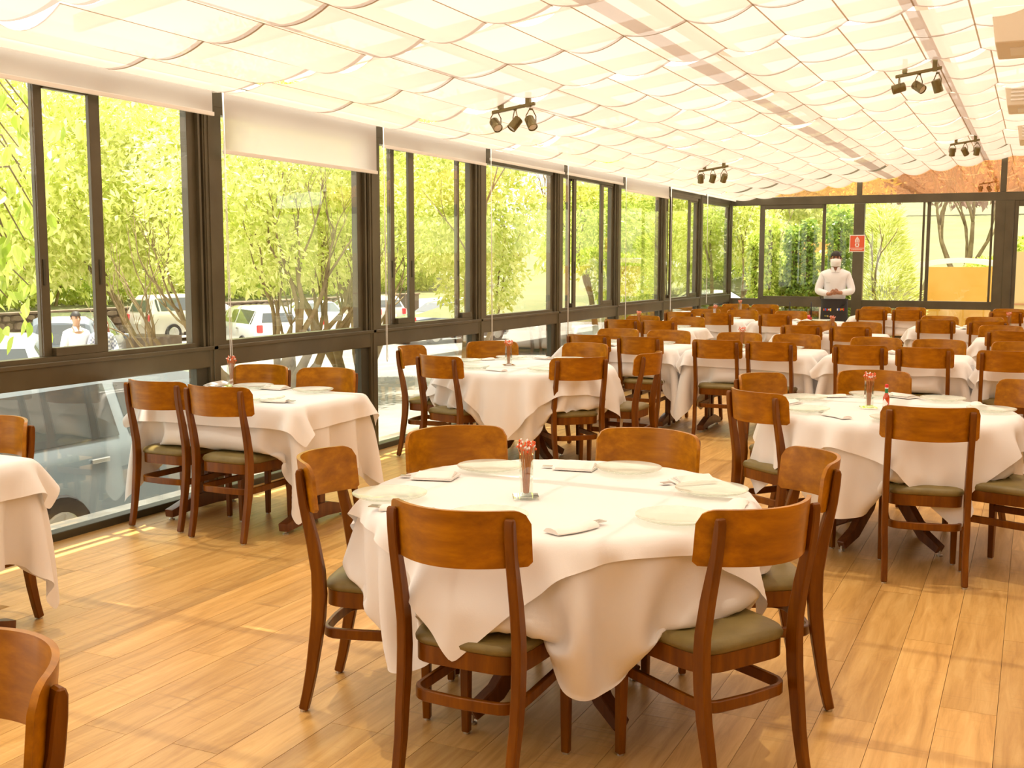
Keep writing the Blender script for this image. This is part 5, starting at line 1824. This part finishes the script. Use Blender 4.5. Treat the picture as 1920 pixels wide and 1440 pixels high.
tree('bare multi stemmed tree with purple brown leaves on the lawn slope', (-1.95, 33.0, 0.9), [(0, 0, -0.35, 0, 0.09, 1.9), (0.05, 0, 0.05, 0, 0.09, 1.9), (0.1, 0, 0.6, 0, 0.07, 1.9), (0.0, 0, 0.3, 0, 0.06, 1.8)],
     [(-0.6, 0, 4.6, 1.6, 1.2, 1.0), (1.4, 0, 4.4, 1.8, 1.2, 0.9)], 3800, 0.16, M['leaf_d'], 81, depth=2, spread=0.35, shell=0.2)
for k, (x, y, z, s, lab) in enumerate(((-1.0, 26.0, 0.0, 1.0, 'low green bush above the ochre wall'), (0.3, 27.0, 0.2, 1.1, 'low green bush behind the yellow wall at the right edge'), (-0.1, 30.5, 0.6, 1.0, 'small green bush further up the lawn'))):
    t = thing('leafy_bush', lab, 'shrub', (x, y, z), 0, 'bushes beyond the end glass wall')
    bm = bmesh.new(); branchy(bm, (0, 0, 0), (0, 0, 1), 0.7, 0.04, 2, random.Random(k)); obj('stem', bm, M['bark'], t)
    leaves('foliage', 2200, [(0, 0, 1.3, 0.5 * s, 0.4, 0.35), (0.4, 0, 1.45, 0.4, 0.4, 0.3)], 0.13, M['leaf_b'], t, 120 + k)
tree('row of purple brown trees along the top of the lawn slope', (6.0, 62, 4.0), [(0, 0, 0, 0, 0.3, 2.5)], [(-9, 0, 2.6, 5, 2, 2.0), (-3, 0, 3.0, 4, 2, 2.2), (4, 0, 3, 5, 2, 2.2), (-15, 0, 2.8, 4, 2, 2.0)], 12000, 0.5, M['leaf_d'], 83)
tree('bright tree beyond the ivy posts', (-7.5, 33, 0.6), [(0, 0, 0.1, 0, 0.15, 2.2)], [(0, 0, 3.6, 2.2, 1.6, 2.2), (2.2, 0, 3.4, 1.6, 1.6, 1.8)], 9000, 0.22, M['leaf_a'], 85)

# ---------------------------------------------------------------- small things near the end wall
t = thing('red_seat_stool', 'low stool with red seat and two black hooped arms by the end glass wall', 'stool', (-3.50, 18.55, 0), 0.2)
bm = bmesh.new(); lathe(bm, [(0.15, 0.60), (0.19, 0.62), (0.19, 0.66), (0.16, 0.69)], 24); obj('seat', bm, M['red'], t, smooth=0.8)
for s in (-1, 1):
    bm = bmesh.new()
    tube(bm, [(s * 0.17, 0.12 * math.cos(a) , 0.66 + 0.24 * math.sin(a)) for a in [PI * q / 10 for q in range(11)]], 0.010, 8)
    obj('hooped_arm', bm, M['black_cloth'], t, smooth=3)
    for e in (-1, 1):
        bm = bmesh.new(); tube(bm, [(s * 0.12, e * 0.12, 0.62), (s * 0.17, e * 0.17, 0.0)], 0.012, 8); obj('leg', bm, M['black_cloth'], t)

# ---------------------------------------------------------------- people
def skinned(name, joints, edges, mat, parent, sub=2, root=0):
    me = bpy.data.meshes.new(name)
    me.from_pydata([j[:3] for j in joints], edges, [])
    o = bpy.data.objects.new(name, me)
    COL.objects.link(o)
    md = o.modifiers.new('skin', 'SKIN')
    md.use_smooth_shade = True
    if not me.skin_vertices:
        bpy.context.view_layer.objects.active = o
    lay = me.skin_vertices[0].data
    for k, j in enumerate(joints):
        rx, ry = j[3] if isinstance(j[3], tuple) else (j[3], j[3])
        lay[k].radius = (rx, ry)
        lay[k].use_root = (k == root)
    s = o.modifiers.new('sub', 'SUBSURF')
    s.levels = sub; s.render_levels = sub
    dg = bpy.context.evaluated_depsgraph_get()
    m2 = bpy.data.meshes.new_from_object(o.evaluated_get(dg))
    m2.name = name
    m2.materials.clear(); m2.materials.append(mat)
    for p in m2.polygons:
        p.use_smooth = True
    bpy.data.objects.remove(o)
    return link(name, m2, parent)
def person(label, loc, facing, H, skin, top_mat, low_mat, arms, hair=M['hair'], mask=False, long_sleeve=True, long_hair=None, girth=1.0, headturn=0.0, low='trousers', topz=0.545):
    t = thing('person', label, 'person', loc, math.radians(facing) - PI / 2)
    k = H / 1.72
    g = girth
    J = [(0, 0, 0.93 * k, (.13 * g, .10 * g)), (0, 0, 1.10 * k, (.125 * g, .095 * g)), (0, 0.005, 1.28 * k, (.15 * g, .105 * g)), (0, 0, 1.40 * k, (.13 * g, .085 * g)),
         (0, 0.0, 1.475 * k, .055), (0, 0.015, 1.53 * k, .060), (0, 0.02, 1.58 * k, (.074, .088)), (0, 0.01, 1.645 * k, (.078, .094)), (0, 0.005, 1.69 * k, (.055, .068))]
    E = [(0, 1), (1, 2), (2, 3), (3, 4), (4, 5), (5, 6), (6, 7), (7, 8)]
    T = [(0, 0, topz * H, (.165 * g, .125 * g)), (0, 0, 0.60 * H, (.158 * g, .118 * g)), (0, 0, 0.66 * H, (.158 * g, .115 * g)), (0, 0.005, 0.745 * H, (.172 * g, .122 * g)), (0, 0, 0.805 * H, (.150 * g, .098 * g)), (0, 0, 0.862 * H, .066)]
    TE = [(0, 1), (1, 2), (2, 3), (3, 4), (4, 5)]
    for s, (el, wr, hd) in zip((-1, 1), arms):
        sh = (s * 0.158 * g * k, 0, 1.355 * k)
        n = len(J)
        J += [(*sh, .056 * g), (*el, .042), (*wr, .028)]
        E += [(3, n), (n, n + 1), (n + 1, n + 2)]
        n = len(J)
        w = Vector(wr); h = Vector(hd)
        d = (h - w).normalized()
        pal = w + d * 0.055
        J.append((*pal, (.034, .018))); E.append((n - 1, n))
        m = len(T)
        c = Vector(el) + (w - Vector(el)) * (0.92 if long_sleeve else 0.12)
        T += [(*sh, .066 * g), (*el, .062 * g if long_sleeve else .058), (*c, .044)]
        TE += [(4, m), (m, m + 1), (m + 1, m + 2)]
    for s in (-1, 1):
        n = len(J)
        J += [(s * .085 * k, 0, 0.86 * k, .088), (s * .09 * k, 0.01, 0.48 * k, .055), (s * .095 * k, -0.01, 0.10 * k, .036), (s * .10 * k, 0.10, 0.035 * k, .034)]
        E += [(0, n), (n, n + 1), (n + 1, n + 2), (n + 2, n + 3)]
    skinned('body', J, E, skin, t)
    skinned('shirt', T, TE, top_mat, t)
    # hands: four fingers and a thumb on each
    for s, (el, wr, hd) in zip((-1, 1), arms):
        w = Vector(wr); d = (Vector(hd) - w).normalized()
        side = d.cross(Vector((0, 0, 1))).normalized() * s
        updn = side.cross(d).normalized() * s
        lens = (.062, .072, .068, .052)
        VV, EE = [tuple(w + d * 0.04) + ((.030, .015),)], []
        for q, ln in enumerate(lens):
            b = w + d * 0.075 + updn * (0.027 - 0.018 * q)
            n = len(VV)
            c1 = b + d * ln * 0.5
            c2 = c1 + (d * 0.7 - side * 0.7) * ln * 0.5
            VV += [(*b, .0095), (*c1, .0088), (*c2, .0075)]
            EE += [(0, n), (n, n + 1), (n + 1, n + 2)]
        n = len(VV)
        b = w + d * 0.035 + updn * 0.030
        VV += [(*b, .011), (*(b + d * .03 + updn * .018), .010), (*(b + d * .055 + updn * .012), .0085)]
        EE += [(0, n), (n, n + 1), (n + 1, n + 2)]
        skinned('hand', VV, EE, skin, t, 1)
    # hair cap, ears, nose, eyes
    hz = 1.625 * k
    bm = bmesh.new()
    bmesh.ops.create_uvsphere(bm, u_segments=20, v_segments=14, radius=1)
    for v in list(bm.verts):
        co = v.co
        keep = co.z > 0.18 or (co.y < -0.15 and co.z > -0.45)
        v.co = Vector((co.x * 0.086, co.y * 0.104 + 0.006, co.z * 0.104 + hz + 0.012))
        v.tag = not keep
    bmesh.ops.delete(bm, geom=[v for v in bm.verts if v.tag], context='VERTS')
    obj('hair', bm, hair, t, smooth=3.2)
    if long_hair:
        bm = bmesh.new()
        for s in (-1, 1):
            tube(bm, [(s * .06, -.02, hz + .04), (s * .085, -.01, hz - .06), (s * .095, .02, hz - .18), (s * .09, .05, hz - .30)], [.035, .038, .034, .012], 8)
        tube(bm, [(0, -.07, hz + .05), (0, -.10, hz - .08), (0, -.10, hz - .25)], [.06, .07, .05], 10)
        obj('long_hair', bm, long_hair, t, smooth=3.2)
    bm = bmesh.new()
    for s in (-1, 1):
        bmesh.ops.create_uvsphere(bm, u_segments=10, v_segments=8, radius=0.5, matrix=Matrix.Translation((s * .083, 0.0, hz - .02)) @ Matrix.Diagonal((.020, .035, .060, 1)))
    obj('ears', bm, skin, t, smooth=3.2)
    bm = bmesh.new()
    bmesh.ops.create_uvsphere(bm, u_segments=10, v_segments=8, radius=0.5, matrix=Matrix.Translation((0, .112, hz - .03)) @ Matrix.Diagonal((.028, .040, .050, 1)))
    obj('nose', bm, skin, t, smooth=3.2)
    bm = bmesh.new()
    for s in (-1, 1):
        bmesh.ops.create_uvsphere(bm, u_segments=10, v_segments=6, radius=0.5, matrix=Matrix.Translation((s * .032, .095, hz + .002)) @ Matrix.Diagonal((.026, .016, .014, 1)))
        box(bm, s * .032 - .018, s * .032 + .018, .088, .104, hz + .018, hz + .025)
    obj('eyes_and_brows', bm, M['hair'], t)
    if mask:
        bm = bmesh.new()
        rows = []
        for i in range(9):
            a = math.radians(90 + (i - 4) * 19)
            col = []
            for j, (zz, rr_) in enumerate(((-.004, .104), (-.040, .130), (-.085, .128), (-.135, .088))):
                rr2 = rr_ if abs(i - 4) < 3 else 0.088
                col.append(bm.verts.new((rr2 * math.cos(a) * .93, rr2 * math.sin(a) * 1.06 + .012, hz + zz * (1 - .22 * abs(i - 4) / 4) - 0.004 * (abs(i - 4)))))
            rows.append(col)
        for A, B in zip(rows, rows[1:]):
            for j in range(3):
                bm.faces.new((A[j], B[j], B[j + 1], A[j + 1]))
        for s in (-1, 1):
            for zz in (-.025, -.075):
                tube(bm, [(s * .078, .045, hz + zz), (s * .088, .005, hz - .01)], .0018, 5)
        obj('face_mask', bm, M['mask'], t, smooth=3.2)
    # collar
    bm = bmesh.new()
    for s in (-1, 1):
        v = [bm.verts.new(p) for p in ((s * .005, .105, 1.405 * k), (s * .062, .085, 1.400 * k), (s * .068, .03, 1.485 * k), (s * .03, .072, 1.478 * k))]
        v2 = [bm.verts.new(q.co + Vector((0, .008, .004))) for q in v]
        bm.faces.new(v); bm.faces.new(v2[::-1])
        for q in range(4):
            bm.faces.new((v[q], v2[q], v2[(q + 1) % 4], v[(q + 1) % 4]))
    obj('collar', bm, top_mat, t)
    if low == 'trousers':
        JJ = [(0, 0, .98 * k, (.165, .128))]
        EE = []
        for s in (-1, 1):
            n = len(JJ)
            JJ += [(s * .088 * k, 0, .84 * k, .105), (s * .092 * k, .01, .48 * k, .075), (s * .096 * k, 0, .09 * k, .060)]
            EE += [(0, n), (n, n + 1), (n + 1, n + 2)]
        skinned('trousers', JJ, EE, low_mat, t)
    for s in (-1, 1):
        bm = bmesh.new()
        sweep(bm, [(s * .097 * k, -.07, .045), (s * .099 * k, .0, .05), (s * .101 * k, .10, .038), (s * .102 * k, .17, .030)], (0, 0, 1), [.08, .09, .066, .04], [.075, .085, .09, .06])
        bm.normal_update(); bev(bm, .012, 2)
        obj('shoe', bm, M['black_cloth'], t, smooth=1.0)
    return t
waiter = person('person in white shirt, white mask and black apron standing with clasped hands', (-2.87, 18.0, 0), -81, 1.715, M['skin_w'], M['shirt'], M['black_cloth'],
    (((-0.265, 0.03, 1.10), (-0.075, 0.205, 1.08), (0.02, 0.235, 1.10)), ((0.265, 0.03, 1.10), (0.085, 0.215, 1.06), (-0.01, 0.245, 1.09))), mask=True, girth=1.13)
k_ = 1.715
bm = bmesh.new()
seg = 28
prof = [(.204, .162, .985), (.202, .160, .93), (.206, .164, .80), (.210, .168, .60), (.214, .172, .40)]
rings = []
for rx, ry, z in prof:
    rings.append([bm.verts.new((rx * math.cos(a), ry * math.sin(a) + (0.012 if math.sin(a) > 0 else 0), z)) for a in [math.radians(-20 + 220 * q / (seg - 1)) for q in range(seg)]])
for A, B in zip(rings, rings[1:]):
    for q in range(seg - 1):
        bm.faces.new((A[q], A[q + 1], B[q + 1], B[q]))
obj('apron', bm, M['black_cloth'], waiter, smooth=3.2)
bm = bmesh.new()
tube(bm, [(.202 * math.cos(a), .160 * math.sin(a), .97) for a in [2 * PI * q / 24 for q in range(25)]], .012, 6, False)
obj('apron_string', bm, M['black_cloth'], waiter)
boxm('pen_pocket', (0.075, 0.135, .128, .136, 1.235, 1.238), M['hair'], waiter)
# coloured stitched emblems on the apron: two short words and a small tag
for nm, x0, zz, w, cols in (('apron_emblem', -0.150, 0.820, 0.022, ('red', 'yellow', 'orange', 'blue', 'white')), ('apron_emblem', 0.045, 0.815, 0.024, ('yellow', 'white', 'red', 'blue', 'orange')), ('apron_tag', 0.085, 0.715, 0.014, ('yellow', 'white', 'green', 'yellow'))):
    for q, c in enumerate(cols):
        bm = bmesh.new()
        x = x0 + q * w * 1.05
        y = 0.168 * math.sqrt(max(0.05, 1 - (x / 0.208) ** 2)) + 0.014
        hh = (0.016 if nm == 'apron_emblem' else 0.009) * (1.3 if q in (0, 3) else 1.0)
        box(bm, x, x + w * 0.8, y, y + 0.006, zz - hh + 0.006 * (q % 2), zz + hh)
        obj(nm, bm, M[c], waiter)
person('man in a white shirt standing in the car park, looking left', (-14.6, 13.68, gz(-14.5)), -20, 1.74, M['skin_l'], M['shirt'], M['grey_wood'],
    (((-0.25, 0.03, 1.12), (-0.13, 0.24, 1.05), (-0.04, 0.28, 1.06)), ((0.25, 0.03, 1.12), (0.12, 0.22, 1.02), (0.03, 0.27, 1.02))), long_sleeve=False, girth=1.08)
M['plaid'] = principled('grey_plaid', (0.50, 0.50, 0.54), 0.9)
nt = M['plaid'].node_tree
_b = [n for n in nt.nodes if n.type == 'BSDF_PRINCIPLED'][0]
_tc = [n for n in nt.nodes if n.type == 'TEX_COORD'][0]
_ck = nt.nodes.new('ShaderNodeTexChecker'); _ck.inputs['Scale'].default_value = 28
_ck.inputs[1].default_value = (0.62, 0.62, 0.66, 1); _ck.inputs[2].default_value = (0.25, 0.26, 0.34, 1)
nt.links.new(_tc.outputs['Object'], _ck.inputs[0]); nt.links.new(_ck.outputs[0], _b.inputs['Base Color'])
M['auburn'] = principled('auburn_hair', (0.22, 0.06, 0.04), 0.6)
person('person with long auburn hair, white mask and grey plaid top in the car park', (-14.3, 13.95, gz(-14.0)), -30, 1.62, M['skin_l'], M['plaid'], M['car_dark'],
    (((-0.23, 0.02, 1.05), (-0.12, 0.20, 0.98), (-0.03, 0.24, 1.0)), ((0.23, 0.02, 1.05), (0.12, 0.20, 0.98), (0.03, 0.24, 1.0))), hair=M['auburn'], mask=True, long_hair=M['auburn'])
